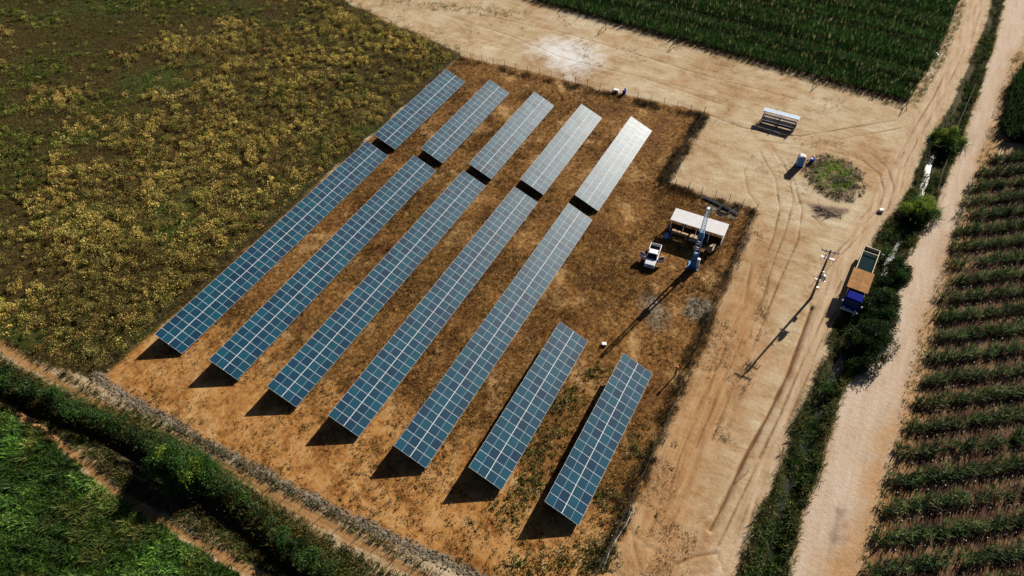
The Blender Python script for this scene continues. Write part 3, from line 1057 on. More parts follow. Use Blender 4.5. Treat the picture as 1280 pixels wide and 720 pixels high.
# white drip emitters between the rows
n_ = len(stakes)
zz = height(stakes[:, 0], stakes[:, 1])
mb = MB()
for (sx, sy), sz in zip(stakes, zz):
    if random.random() < 0.78:
        r_ = random.uniform(.05, .09)
        ax_, ay_ = sx + random.gauss(0, .08), sy + random.gauss(0, .08)
        mb.box((ax_, ay_, sz + .12), (r_ * 1.5, r_ * 1.5, .3), 0, taper=(.7, .7))
        mb.bar((ax_ + .1, ay_ + .1, sz), (ax_ + .1 + random.gauss(0, .04), ay_ + .1 + random.gauss(0, .04), sz + random.uniform(1.1, 1.7)), .05, mi=1)
tag(mb.build('white_stakes', ['sack_white', 'old_wood']), 'small white guards and thin stakes dotted along the planted rows', 'stakes', kind='stuff')

# --- lush crop lower left
gc_ = cull(inside(P_GRASSCROP, 13000, None, -0.25), 90)
gc_ = gc_[sdf(P_GRASSCROP, gc_[:, 0], gc_[:, 1]) > .7 * (fbm(gc_[:, 0], gc_[:, 1], 2.5, 7, 3) - .5) * 2]
wav = np.sin((gc_[:, 0] * 0.35 - gc_[:, 1] * 0.95 + 2.2 * fbm(gc_[:, 0], gc_[:, 1], 8, 81, 3)) * 3.1)
gn = fbm(gc_[:, 0], gc_[:, 1], 5, 85, 3)
gcc = pal([(0.040, 0.095, 0.012), (0.06, 0.135, 0.018), (0.095, 0.18, 0.026), (0.03, 0.065, 0.014), (0.07, 0.12, 0.03)], len(gc_), .3)
yel = (gn > 0.56) & (rng.random(len(gc_)) < .55)
gcc[yel] = pal([(0.18, 0.18, 0.04), (0.13, 0.15, 0.03)], int(yel.sum()))
gh = np.clip(0.50 + 0.22 * wav + .5 * rng.random(len(gc_)) ** 2 + 1.2 * (gn - .5), .15, 1.6)
gkeep = rng.random(len(gc_)) < .45 + .55 * (wav > -.5)
gc_, gcc, gh = gc_[gkeep], gcc[gkeep], gh[gkeep]
gcc = gcc * (.55 + 1.0 * sstep(.35, .62, fbm(gc_[:, 0] * .5, gc_[:, 1], 3.5, 87, 3)))[:, None] * 1.25
gb = blades(gc_, 14, gh, 0.10, gcc, 0.20, 0.8, jit=.4, droop=.25)
gb2 = clumps(gc_, .22 + .28 * rng.random(len(gc_)), gh * .85, 16, 0.085, gcc, jit=.45)
tag(quads_object('grass_crop', *join(gb, gb2), 'leaf'), 'lush green crop in wavy rows at the lower left corner', 'crop', kind='stuff')

# --- bank grass between hedge, path and tan strip
def band(line, n, lo_, hi_):
    seg = np.linalg.norm(np.diff(line, axis=0), axis=1)
    s = np.concatenate([[0], np.cumsum(seg)])
    t = rng.random(n) * s[-1]
    c = np.stack([np.interp(t, s, line[:, 0]), np.interp(t, s, line[:, 1])], 1)
    i = np.clip(np.searchsorted(s, t) - 1, 0, len(seg) - 1)
    d = np.diff(line, axis=0)[i] / seg[i][:, None]
    nr_ = np.stack([-d[:, 1], d[:, 0]], 1)
    return c + nr_ * rng.uniform(lo_, hi_, n)[:, None]


bk = cull(np.concatenate([band(L_PATH, 2200, .7, 2.6), band(L_TAN, 1500, -2.6, -.9), band(L_TAN, 450, .8, 1.5), band(L_HEDGE, 2600, -1.4, 2.4)]), 60)
bk = bk[pld(L_PATH, bk[:, 0], bk[:, 1]) > .55]
bkc = pal([(0.06, 0.085, 0.018), (0.10, 0.11, 0.028), (0.17, 0.13, 0.04), (0.045, 0.06, 0.015), (0.13, 0.085, 0.03)], len(bk), .3)
bb_ = blades(bk, 9, .25 + .4 * rng.random(len(bk)), .09, bkc, .2, .8, jit=.3)
tag(quads_object('bank_grass', *bb_, 'leaf'), 'rough green and straw grass along the lower left bank and paths', 'grass', kind='stuff')


def crown(pts, rad, K, leaf, cols, jit=.35):
    """leaves on the shells of many lobes"""
    out = []
    for (p, r) in zip(pts, rad):
        k = int(K * (r ** 1.6))
        d = rng.normal(size=(k, 3))
        d /= np.linalg.norm(d, axis=1)[:, None]
        d[:, 2] = np.where(d[:, 2] < -.35, -d[:, 2], d[:, 2])
        wob = .75 + .55 * vnoise(d[:, 0] * 3 + p[0], d[:, 1] * 3 + p[1] + d[:, 2] * 2, .9, 5)
        P = p + d * (r * wob)[:, None] * (0.55 + 0.55 * rng.random((k, 1)))
        c = cols[rng.integers(0, len(cols))]
        cc = np.array(c)[None] * (1 + jit * (rng.random((k, 1)) * 2 - 1))
        out.append(leaf_cloud(P, np.full(k, leaf), cc))
    return join(*out)


def shrub(name, loc, R, H, label, cat, cols, group=None, lobes=14, leaf=.17, K=130, stretch=None, blade=False):
    x, y = loc
    z = float(height(np.array([x]), np.array([y]))[0])
    root = empty(name, (x, y, z), 0, label, cat, group)
    mb = MB()
    nst = 5
    P, Rr = [], []
    for i in range(lobes):
        a = random.random() * 6.283
        q = math.sqrt(random.random()) * R * .9
        lr = R * random.uniform(.18, .42)
        hh = (H - lr) * math.sqrt(max(.05, 1 - (q / R) ** 2)) * random.uniform(.35, 1.05)
        ox, oy = math.cos(a) * q, math.sin(a) * q
        if stretch is not None:
            sa, sf = stretch
            ca_, sb_ = math.cos(sa), math.sin(sa)
            al, ac = ox * ca_ + oy * sb_, -ox * sb_ + oy * ca_
            al *= sf
            ac *= 1 / math.sqrt(sf)
            ox, oy = al * ca_ - ac * sb_, al * sb_ + ac * ca_
        P.append(np.array([ox, oy, max(hh, lr * .6)]))
        Rr.append(lr)
        if i < nst:
            mb.tube((random.uniform(-.15, .15), random.uniform(-.15, .15), -.15), tuple(P[-1] * .5 + np.array([0, 0, P[-1][2] * .25])), .07 * H / 3 + .02, .03, 6)
            mb.tube(tuple(P[-1] * .5 + np.array([0, 0, P[-1][2] * .25])), tuple(P[-1]), .03, .012, 5)
    mb.build('trunk' if cat == 'tree' else 'stem', 'bark', root)
    vc = crown(P, Rr, K, leaf, cols)
    if blade:
        xy = rng.normal(size=(60, 2)) * R * .35
        bl = blades(xy, 8, np.full(60, H * .75), .10, pal(cols, 60), .15, .75, z=np.full(60, .2), droop=.2)
        vc = join(vc, bl)
    quads_object('crown' if cat == 'tree' else 'foliage', *vc, 'leaf', root)
    return root


DK = [(0.014, 0.030, 0.009), (0.020, 0.040, 0.010), (0.030, 0.052, 0.014)]
MID = [(0.035, 0.085, 0.018), (0.05, 0.11, 0.022), (0.06, 0.10, 0.03)]
LT = [(0.17, 0.24, 0.030), (0.22, 0.27, 0.04), (0.13, 0.20, 0.03)]
# hedge along the lower-left ditch
hedge = empty('hedge', (*L_HEDGE[4], 0), 0, 'long ragged green hedge along the lower left ditch', 'hedge')
hp = band(L_HEDGE + np.array([.5, .6]), 150, -1.0, 1.0)
hp = hp - L_HEDGE[4]
hr = .45 + .5 * rng.random(len(hp))
hx = [np.array([a, b_, r * random.uniform(.8, 1.9)]) for (a, b_), r in zip(hp, hr)]
for q in hx[::2]:
    hs = MB()
    hs.tube((q[0], q[1], -.5), (q[0] + .1, q[1] + .1, q[2]), .05, .02, 5)
    hs.build('stem', 'bark', hedge)
quads_object('foliage', *crown(hx, hr, 260, .13, DK + MID + MID), 'leaf', hedge)
shrub('hedge_tree', G(231, 590)[:2], 3.3, 4.9, 'taller round green tree rising from the lower left hedge over its black shadow', 'tree', MID + MID + LT[:1], lobes=50, leaf=.12, K=520, stretch=(math.radians(1), 1.5))
# trees and shrubs along the ditch by the roads
shrub('shrub', G(1184, 178)[:2], 2.9, 4.2, 'bright green feathery shrub in the ditch below the crop corner', 'shrub', LT + LT + MID, 'shrubs in the roadside ditch', lobes=30, leaf=.12, K=370, blade=True)
shrub('shrub', G(1150, 266)[:2], 2.9, 4.0, 'bright green shrub in the ditch above the parked truck', 'shrub', MID + LT + LT, 'shrubs in the roadside ditch', lobes=30, leaf=.12, K=380, blade=True)
shrub('shrub', G(1107, 322)[:2], 1.9, 2.6, 'low green shrub at the tail of the parked truck', 'shrub', MID, 'shrubs in the roadside ditch', lobes=10, leaf=.15, K=170)
shrub('ditch_tree', G(1083, 435)[:2], 3.4, 3.6, 'broad dark tree in the ditch in front of the truck cab', 'tree', DK, 'dark trees in the roadside ditch', lobes=44, leaf=.12, K=330, stretch=(math.radians(78), 1.6))
shrub('ditch_tree', G(1098, 388)[:2], 2.9, 3.2, 'dark tree in the ditch beside the blue truck cab', 'tree', DK + DK[:1] + MID[:1], 'dark trees in the roadside ditch', lobes=36, leaf=.12, K=330, stretch=(math.radians(80), 1.5))
shrub('ditch_tree', G(1117, 345)[:2], 2.4, 2.6, 'dark bushy tree in the ditch beside the truck bed', 'tree', DK + MID[:1], 'dark trees in the roadside ditch', lobes=30, leaf=.12, K=330, stretch=(math.radians(78), 1.5))
shrub('shrub', G(1036, 482)[:2], 1.9, 2.2, 'small round dark green shrub alone in the ditch below the dark trees', 'shrub', DK + MID, 'shrubs in the roadside ditch', lobes=12, leaf=.14, K=190)

# low plants in the ditch
dp = cull(inside(P_DITCH, 6200, lambda x, y: 0.35 + .65 * sstep(.35, .55, fbm(x, y, 4, 91, 3)), 0.1), 60)
wd = pld(L_DITCHMID, dp[:, 0], dp[:, 1])
opn = np.zeros(len(dp), bool)
for (a_, r_) in (((1238, 25), 2.2), ((1213, 88), 3.0), ((1193, 122), 3.4), ((1168, 196), 4.0), ((1140, 274), 2.2), ((985, 604), 1.1), ((977, 635), .9)):
    g_ = G(*a_)[:2]
    opn |= (np.hypot(dp[:, 0] - g_[0], dp[:, 1] - g_[1]) < r_) & (wd < 1.15)
keep = (~opn) & ((wd > 0.9) | (rng.random(len(dp)) < .55))
dp = dp[keep]
edge = sdf(P_DITCH, dp[:, 0], dp[:, 1])
fr_ = dp[:, 1] < 52
dc = np.where((rng.random(len(dp)) < np.where(edge < .9, .55, .1))[:, None], pal([(0.11, 0.10, 0.035), (0.15, 0.12, 0.045), (0.07, 0.08, 0.02)], len(dp)), pal([(0.025, 0.055, 0.013), (0.045, 0.085, 0.018), (0.075, 0.12, 0.026), (0.11, 0.145, 0.035), (0.018, 0.035, 0.010)], len(dp)))
dh = .35 + .55 * rng.random(len(dp)) + np.where(fr_, .35, 0)
dk_ = rng.random(len(dp)) < (.45 + .55 * sstep(.40, .55, fbm(dp[:, 0], dp[:, 1], 3, 95, 3)))
dp, dc, dh = dp[dk_], dc[dk_], dh[dk_] * (.6 + .8 * fbm(dp[dk_, 0], dp[dk_, 1], 4, 97, 3))
d1 = blades(dp, 12, dh, .08, dc, .24, .8, jit=.4, droop=.12)
d2 = clumps(dp, .2 + .25 * rng.random(len(dp)), dh * .8, 9, .09, dc, jit=.45)
tag(quads_object('ditch_plants', *join(d1, d2), 'leaf'), 'green reeds and weeds filling the drainage ditch between the roads', 'weeds', kind='stuff')

# weeds scattered on the yard, along verges and crop edges
yp = inside(P_YARDW, 700, lambda x, y: sstep(.56, .66, fbm(x, y, 6, 101, 4)), .5)
vg = np.concatenate([band(GP([(655, -5), (690, 6), (850, 50), (1130, 132)]), 500, -1.6, .2), band(GP([(1133, 130), (1172, 70), (1199, 0)]), 420, -1.8, .3),
                     band(GP([(1273, 65), (1248, 142), (1222, 225), (1197, 300), (1173, 368), (1150, 440), (1127, 547), (1082, 712)]), 700, -.8, 1.4),
                     band(GP([(430, 0), (500, 36), (572, 64)]), 260, -2.5, 1.2), band(GP([(480, 0), (640, 18)]), 160, -2.0, 1.6)])
oy = inside(P_YARDORANGE, 800, lambda x, y: sstep(.52, .66, fbm(x, y, 5, 111, 4)), .3)
gp2 = inside(P_GREENPATCH, 650, None, .3)
gd_ = np.hypot(gp2[:, 0] - G(1042, 222)[0], (gp2[:, 1] - G(1042, 222)[1]) * .75)
gc2 = np.where((gd_ < 2.6 + rng.random(len(gp2)))[:, None], pal([(0.20, 0.36, 0.03), (0.24, 0.38, 0.045), (0.13, 0.23, 0.02)], len(gp2)), pal([(0.05, 0.06, 0.016), (0.08, 0.09, 0.022), (0.11, 0.07, 0.028), (0.05, 0.032, 0.016)], len(gp2)))
gk_ = (gd_ < 3.2) | (rng.random(len(gp2)) < .55)
gp2, gc2 = gp2[gk_], gc2[gk_]
ypc = pal([(0.11, 0.15, 0.035), (0.16, 0.13, 0.05), (0.07, 0.08, 0.02)], len(yp))
vgc = pal([(0.18, 0.14, 0.045), (0.12, 0.14, 0.03), (0.26, 0.18, 0.07), (0.08, 0.12, 0.025)], len(vg))
oyc = pal([(0.13, 0.10, 0.035), (0.08, 0.085, 0.025), (0.18, 0.12, 0.05)], len(oy))
wv = [blades(yp, 7, .10 + .18 * rng.random(len(yp)), .07, ypc, .18, .9), blades(vg, 8, .2 + .3 * rng.random(len(vg)), .08, vgc, .2, .8),
      blades(oy, 6, .10 + .16 * rng.random(len(oy)), .07, oyc, .2, .9), clumps(gp2, .25 + .25 * rng.random(len(gp2)), .10 + .25 * rng.random(len(gp2)), 12, .1, gc2, jit=.4)]
tag(quads_object('verge_weeds', *join(*wv), 'leaf'), 'scattered weeds on the sandy yard and road verges', 'weeds', kind='stuff')

# brush along the rear and right fences, dark band also standing in for fence shadow
fl = [GP([(575, 71), (700, 101), (880, 143)]), GP([(880, 143), (828, 228)]), GP([(828, 228), (945, 264)]), GP([(945, 264), (880, 418), (820, 560), (745, 722)])]
bp_ = np.concatenate([band(fl[0], 1300, -1.9, .1), band(fl[1], 600, -1.0, 1.2), band(fl[2], 360, -1.4, .4), band(fl[3], 1000, -1.3, .6)])
bp_ = bp_[rng.random(len(bp_)) < sstep(.30, .55, fbm(bp_[:, 0], bp_[:, 1], 5, 121, 3))]
bpc = pal([(0.025, 0.018, 0.011), (0.04, 0.03, 0.015), (0.035, 0.042, 0.013), (0.08, 0.055, 0.025)], len(bp_), .3)
br = join(blades(bp_, 9, .3 + .45 * rng.random(len(bp_)), .045, bpc, .25, 1.0), clumps(bp_, .2 + .25 * rng.random(len(bp_)), .15 + .3 * rng.random(len(bp_)), 6, .07, bpc))
tag(quads_object('fence_brush_shade', *br, 'dry_leaf'), 'dead brush along the foot of the wire fences, darkened to stand in for fence shadow', 'brush', kind='stuff')


# ------------------------------------------------------------------ stones along the front fence
def stones(name, pts, smin, smax, label):
    mb = MB()
    for (x, y), zz_ in zip(pts, height(pts[:, 0], pts[:, 1])):
        s = random.uniform(smin, smax)
        rings = []
        for kz, kr in ((-.3, .8), (.15, 1.0), (.55, .55)):
            rings.append([(x + s * kr * random.uniform(.7, 1.2) * math.cos(a), y + s * kr * random.uniform(.7, 1.2) * math.sin(a), zz_ + s * kz * .8) for a in (0, 1.05, 2.1, 3.14, 4.2, 5.25)])
        mb.loft(rings)
    return tag(mb.build(name, 'stone'), label, 'stones', kind='stuff')


st = band(L_GRAVEL, 650, -.8, .8)
stones('gravel_stones', st, .05, .20, 'grey stones lying in a strip along the front fence')
stc = G(122, 473)[:2] + rng.normal(size=(60, 2)) * .7
stones('stone_heap', stc, .1, .3, 'pale stones heaped at the front left fence corner')
stones('rubble', np.concatenate([inside(P_GREY1, 260), inside(P_GREY2, 300)]), .03, .09, 'grey gravel spread in two patches near the blue mast')


# ------------------------------------------------------------------ solar trackers
TW = 4.77
TH = 1.439
T0 = math.degrees(0.38442)
XC = dict(A=-21.747, B=-11.794, C=-1.903, D=7.915, E=17.724, F=27.274, G=37.106)
TR = {  # key: (modules per side, y start, dz, d tilt, dx, label)
    'E0': (38, 13.85, -.02, .60, .01, 'long greyish solar tracker of the fifth row, nearest the white pickup'),
    'D0': (38, 13.47, -.07, -.75, 0, 'long blue solar tracker, fourth row from the weedy field'),
    'C0': (38, 13.11, -.04, -.89, 0, 'long blue solar tracker in the middle of the five long rows'),
    'B0': (38, 12.70, -.08, -.56, 0, 'long blue solar tracker, second row from the weedy field'),
    'A0': (38, 12.37, -.23, .52, -.09, 'long dark blue solar tracker of the leftmost row, beside the weedy field'),
    'E1': (19, 65.74, -.10, .39, 0, 'short rear solar tracker glaring white, rightmost of the rear five'),
    'D1': (19, 65.04, .03, -.38, 0, 'short pale rear solar tracker, left neighbour of the white glaring one'),
    'C1': (19, 64.54, .04, .26, 0, 'short grey-blue rear solar tracker in the middle of the rear five'),
    'B1': (19, 64.40, -.03, .05, 0, 'short blue rear solar tracker, second from the left rear fence corner'),
    'A1': (19, 63.82, -.06, -.40, .09, 'short blue rear solar tracker at the left rear fence corner'),
    'F0': (19, 15.66, .16, .44, 0, 'short blue solar tracker standing between the long rows and the rightmost tracker'),
    'G0': (18, 16.08, .16, .72, 0, 'rightmost short blue solar tracker at the front, beside the right fence'),
}
PITCH = 1.303


def module_mesh():
    mb = MB()
    l, w, t = 2.352, 1.289, 0.035
    fr = 0.016
    # frame ring
    for sx in (-1, 1):
        mb.box((sx * (l / 2 - fr / 2), 0, 0), (fr, w, t), 0)
    for sy in (-1, 1):
        mb.box((0, sy * (w / 2 - fr / 2), 0), (l - 2 * fr, fr, t), 0)
    mb.box((0, 0, -.004), (l - 2 * fr, w - 2 * fr, t - .014), 1)
    return mb.mesh('solar_module', ['module_frame', 'solar_cells'])


MOD = module_mesh()
for key, (nm, y0, dz, dt, dx, label) in TR.items():
    xc = XC[key[0]] + dx
    th = math.radians(T0 + dt)
    h = TH + dz
    ln = nm * PITCH
    root = empty('solar_tracker', (xc, y0, 0), 0, label, 'solar tracker', 'tilted solar trackers in parallel rows')
    for k in range(nm):
        for s in (-1, 1):
            o = bpy.data.objects.new('solar_module', MOD)
            c = s * (TW / 4 + .008)
            o.location = (c * math.cos(th), (k + .5) * PITCH, h - c * math.sin(th))
            o.rotation_euler = (math.radians(random.gauss(0, .22)), th + math.radians(random.gauss(0, .22)), 0)
            o.parent = root
            COL.objects.link(o)
    mb = MB()
    mb.tube((0, .1, h - .12), (0, ln - .1, h - .12), .075, seg=8)
    mb.build('torque_tube', 'galvanised', root)
    mb = MB()
    for k in range(nm + 1):
        yy = min(k * PITCH + .45, ln - .3)
        e = TW / 2 - .5
        mb.bar((-e * math.cos(th), yy, h + e * math.sin(th) - .045), (e * math.cos(th), yy, h - e * math.sin(th) - .045), .05, .045)
    mb.build('purlins', 'galvanised', root)
    mb = MB()
    mb.bar((0, .02, h + .004), (0, ln - .02, h - .004), .028, .03)
    mb.build('centre_rail', 'module_frame', root, rot=None)
    npost = max(4, int(round(ln / 6.2)))
    for k in range(npost):
        yy = .9 + (ln - 1.8) * k / (npost - 1)
        mb = MB()
        mb.box((0, yy, (h - .2) / 2 - .1), (.13, .15, h), 0)
        mb.box((0, yy, h - .13), (.22, .10, .2), 0)
        mb.build('leg', 'galvanised', root)
    mb = MB()
    mb.box((0.0, ln / 2, h - .42), (.30, .34, .34))
    mb.tube((0.15, ln / 2, h - .42), (.4, ln / 2, h - .42), .07)
    mb.build('motor', 'galvanised', root, bevel=.02)


# ------------------------------------------------------------------ fences
def fence(name, line, step, hgt, label, wires=5, lean=.02):
    line = np.asarray(line)
    root = empty(name, (*line[0], 0), 0, label, 'fence')
    o0 = line[0]
    seg = np.linalg.norm(np.diff(line, axis=0), axis=1)
    s = np.concatenate([[0], np.cumsum(seg)])
    n = int(round(s[-1] / step))
    tops = []
    for k in range(n + 1):
        t = s[-1] * k / n
        x, y = np.interp(t, s, line[:, 0]), np.interp(t, s, line[:, 1])
        z = float(height(np.array([x]), np.array([y]))[0])
        hh = hgt * random.uniform(.92, 1.06)
        lx, ly = random.gauss(0, lean), random.gauss(0, lean)
        mb = MB()
        a = Vector((x - o0[0], y - o0[1], z - .2))
        b_ = a + Vector((lx * hh, ly * hh, hh + .2))
        mb.tube(a, b_, .05, .042, 7)
        mb.build('post', 'post', root)
        tops.append((a, b_))
    for w in range(wires):
        f = (w + .6) / wires * .97
        mb = MB()
        for (a, b_), (c, d) in zip(tops[:-1], tops[1:]):
            p, q = a.lerp(b_, .15 + .83 * f), c.lerp(d, .15 + .83 * f)
            m_ = (p + q) / 2 - Vector((0, 0, .02))
            mb.tube(p, m_, .009, seg=4, cap=False)
            mb.tube(m_, q, .009, seg=4, cap=False)
        mb.build('wire', 'wire', root)
    return root


fence('wire_fence', GP([(121, 474), (200, 523), (300, 580), (430, 648), (560, 708), (640, 750)]), 2.6, 1.55, 'wire fence with wooden posts along the grey stone strip in front of the trackers')
fence('wire_fence', GP([(121, 470), (300, 313), (575, 71)]), 2.8, 1.4, 'thin wire fence between the weedy field and the leftmost trackers', 4)
fence('wire_fence', fl[0], 2.6, 1.75, 'wire fence with thin dark posts along the rear yard behind the trackers')
fence('wire_fence', fl[1], 2.4, 1.5, 'short wire fence with piled brush stepping in from the rear right corner')
fence('wire_fence', fl[2], 2.4, 1.7, 'short wire fence behind the white shelter')
fence('wire_fence', fl[3], 2.5, 1.6, 'wire fence on the right of the plot, beside the orange track', 9)


# ------------------------------------------------------------------ pickup
def wheel(parent, loc, r, w, name='wheel'):
    root = bpy.data.objects.new(name, None)
    root.location = loc
    root.parent = parent
    COL.objects.link(root)
    mb = MB()
    prof = [(r * .62, -w / 2), (r * .93, -w / 2), (r, -w * .36), (r, w * .36), (r * .93, w / 2), (r * .62, w / 2)]
    mb.lathe(prof, seg=20)
    t = mb.build('tyre', 'rubber', root, rot=(0, math.pi / 2, 0))
    mb = MB()
    mb.lathe([(0.001, -w * .3), (r * .25, -w * .34), (r * .63, -w * .42), (r * .63, w * .42), (r * .25, w * .34), (0.001, w * .3)], seg=16)
    mb.build('rim', 'rim', root, rot=(0, math.pi / 2, 0))
    return root


def pickup():
    f = G(811.5, 332.5, .6)
    r = G(820.5, 305.5, 1.0)
    c = (f + r) / 2
    ang = math.atan2(r[1] - f[1], r[0] - f[0]) - math.pi / 2
    root = empty('pickup_truck', (c[0], c[1], 0), ang, 'white pickup with both front doors open, parked on the dry grass near the shelter', 'pickup')
    W = 1.74
    # lower body: front at -y
    def ring(y, w, z0, z1, ch=.10):
        return [(-w / 2, y, z0 + ch), (-w / 2 + ch, y, z0), (w / 2 - ch, y, z0), (w / 2, y, z0 + ch), (w / 2, y, z1 - ch), (w / 2 - ch * 1.2, y, z1), (-w / 2 + ch * 1.2, y, z1), (-w / 2, y, z1 - ch)]
    mb = MB()
    mb.loft([ring(-2.35, W * .86, .42, .78), ring(-2.22, W * .95, .34, .90), ring(-1.6, W, .32, 1.0), ring(-1.05, W, .32, 1.06), ring(-.2, W, .32, 1.06), ring(.75, W, .32, 1.04)], smooth=False)
    mb.build('body', 'white_paint', root, bevel=.03)
    # cabin
    mb = MB()
    zb, zt = 1.05, 1.58
    B_ = [(-.80, -1.15, zb), (.80, -1.15, zb), (.80, .66, zb), (-.80, .66, zb)]
    Tt = [(-.66, -.45, zt), (.66, -.45, zt), (.66, .48, zt), (-.66, .48, zt)]
    Tt2 = [(-.58, -.36, zt + .05), (.58, -.36, zt + .05), (.58, .40, zt + .05), (-.58, .40, zt + .05)]
    mb.loft([B_, Tt], mi=0)
    mb.build('cabin_glass', 'glass_dark', root)
    mb = MB()
    mb.loft([[(p[0] * 1.03, p[1] * 1.05, p[2] - .02) for p in Tt], [(p[0] * 1.03, p[1] * 1.03, p[2] + .03) for p in Tt], Tt2])
    for (p, q) in zip(B_, Tt):
        mb.bar(p, (q[0] * 1.02, q[1] * 1.02, q[2]), .09, .09)
    mb.bar((-.79, -.05, zb), (-.67, 0, zt), .08)
    mb.bar((.79, -.05, zb), (.67, 0, zt), .08)
    mb.build('roof', 'white_paint', root, bevel=.02)
    # cargo bed, open
    mb = MB()
    y0, y1 = .78, 2.32
    mb.box((-W / 2 + .05, (y0 + y1) / 2, .78), (.10, y1 - y0, .62))
    mb.box((W / 2 - .05, (y0 + y1) / 2, .78), (.10, y1 - y0, .62))
    mb.box((0, y0 + .03, .80), (W - .2, .06, .62))
    mb.box((0, (y0 + y1) / 2, .48), (W - .2, y1 - y0, .10))
    mb.build('cargo_bed', 'white_paint', root, bevel=.02)
    mb = MB()
    mb.box((0, (y0 + y1) / 2, .56), (W - .26, y1 - y0 - .16, .05))
    mb.box((-W / 2 + .115, (y0 + y1) / 2, .82), (.02, y1 - y0 - .16, .5))
    mb.box((W / 2 - .115, (y0 + y1) / 2, .82), (.02, y1 - y0 - .16, .5))
    mb.build('bed_liner', 'rubber', root)
    mb = MB()
    mb.box((0, 2.35, .78), (W - .02, .07, .60))
    tg = mb.build('tailgate', 'white_paint', root, bevel=.02)
    mb = MB()
    mb.box((0, 2.40, .92), (.22, .03, .06))
    mb.build('handle', 'rubber', tg)
    mb = MB()
    mb.box((0, -2.36, .50), (W * .92, .14, .2))
    mb.build('bumper', 'white_paint', root, bevel=.04)
    mb = MB()
    mb.box((0, -2.335, .70), (.75, .06, .14))
    mb.build('grille', 'rubber', root)
    for s in (-1, 1):
        mb = MB()
        mb.box((s * .58, -2.28, .74), (.32, .12, .16))
        mb.build('headlight', 'headlamp', root, bevel=.03)
        mb = MB()
        mb.box((s * .84, 2.37, .84), (.08, .05, .30))
        mb.build('tail_lamp', 'red_lamp', root)
        # open door, hinged at the front pillar
        hinge = Vector((s * (W / 2 + .01), -1.02, 0))
        dr = bpy.data.objects.new('door', None)
        dr.location = hinge
        dr.rotation_euler = (0, 0, -s * math.radians(68))
        dr.parent = root
        COL.objects.link(dr)
        mb = MB()
        mb.box((0, .54, .72), (.07, 1.08, .68))
        fr_ = [((0, .04, 1.06), (-s * .10, .48, 1.55)), ((-s * .10, .48, 1.55), (-s * .10, 1.0, 1.55)), ((-s * .10, 1.0, 1.55), (0, 1.05, 1.06))]
        for a, b_ in fr_:
            mb.bar(a, b_, .06)
        mb.build('door_panel', 'white_paint', dr, bevel=.015)
        mb = MB()
        mb.add([(0, .1, 1.07), (0, 1.03, 1.07), (-s * .10, .98, 1.53), (-s * .10, .5, 1.53), (-s * .02, .1, 1.07), (-s * .02, 1.03, 1.07), (-s * .12, .98, 1.53), (-s * .12, .5, 1.53)],
               [(0, 1, 2, 3), (7, 6, 5, 4), (0, 4, 5, 1), (1, 5, 6, 2), (2, 6, 7, 3), (3, 7, 4, 0)])
        mb.build('window', 'glass_dark', dr)
        mb = MB()
        mb.box((s * .05, .95, .92), (.04, .16, .05))
        mb.build('handle', 'rubber', dr)
        mb = MB()
        mb.box((s * .14, .14, 1.10), (.20, .09, .15))
        mb.build('mirror', 'white_paint', dr, bevel=.03)
        for yy in (-1.5, 1.5):
            wheel(root, (s * (W / 2 - .08), yy, .34), .34, .22)


pickup()


# ------------------------------------------------------------------ white shelter and what stands under it
SX0, SX1, SY0, SY1 = 31.7, 40.05, 67.25, 69.75
sh = empty('shelter', ((SX0 + SX1) / 2, (SY0 + SY1) / 2, 0), math.radians(1.5), 'long open-fronted shelter with flat white roof in the plot corner', 'shelter')
hw, hd = (SX1 - SX0) / 2, (SY1 - SY0) / 2
mb = MB()
mb.box((0, 0, 2.62), (2 * hw + .3, 2 * hd + .3, .10), rot=Matrix.Rotation(math.radians(3), 3, 'X'))
Rx = Matrix.Rotation(math.radians(3), 3, 'X')
for k in range(28):
    xx = -hw + .1 + k * (2 * hw - .2) / 27
    mb.box(tuple(Rx @ Vector((0, 0, .065)) + Vector((xx, 0, 2.62))), (.07, 2 * hd + .28, .03), rot=Rx)
mb.build('roof', 'white_roof', sh)
mb = MB()
for k in range(6):
    mb.box((-hw + k * 2 * hw / 5, 0, 2.52), (.08, 2 * hd, .10), rot=Matrix.Rotation(math.radians(3), 3, 'X'))
mb.build('roof_beams', 'white_paint', sh)
for k in range(5):
    for s in (-1, 1):
        mb = MB()
        mb.box((-hw + .08 + k * (2 * hw - .16) / 4, s * (hd - .05), 1.22), (.10, .10, 2.46 + s * .10))
        mb.build('post', 'white_paint', sh)
mb = MB()
mb.box((0, hd - .02, 1.2), (2 * hw - .2, .03, 1.9))
mb.build('back_panel', 'grey_sheet', sh)
mb = MB()
mb.box((hw - .03, 0, 1.1), (.03, 2 * hd - .25, 1.6))
mb.build('side_panel', 'white_paint', sh)


def table(loc, l, w, h, label, mat='timber'):
    root = empty('workbench', loc, 0, label, 'bench')
    mb = MB()
    for k in range(5):
        mb.box((0, -w / 2 + (k + .5) * w / 5, h), (l, w / 5 - .02, .05))
    mb.build('tabletop', mat, root)
    for sx in (-1, 1):
        for sy in (-1, 1):
            mb = MB()
            mb.box((sx * (l / 2 - .1), sy * (w / 2 - .08), h / 2), (.08, .08, h))
            mb.build('leg', mat, root)
    return root


table((33.6, 66.55, 0), 2.6, .9, .85, 'pale timber workbench at the left end of the shelter')


def plank_stack(loc, rz, l, w, n, label):
    mb = MB()
    for k in range(n):
        for j in range(4):
            mb.box((random.uniform(-.05, .05), (j - 1.5) * w / 4, .06 + k * .06), (l * random.uniform(.92, 1), w / 4 - .015, .05), rot=Matrix.Rotation(random.gauss(0, .01), 3, 'Z'))
    o = mb.build('plank_stack', 'timber', None, loc=loc, rot=(0, 0, rz))
    return tag(o, label, 'planks')


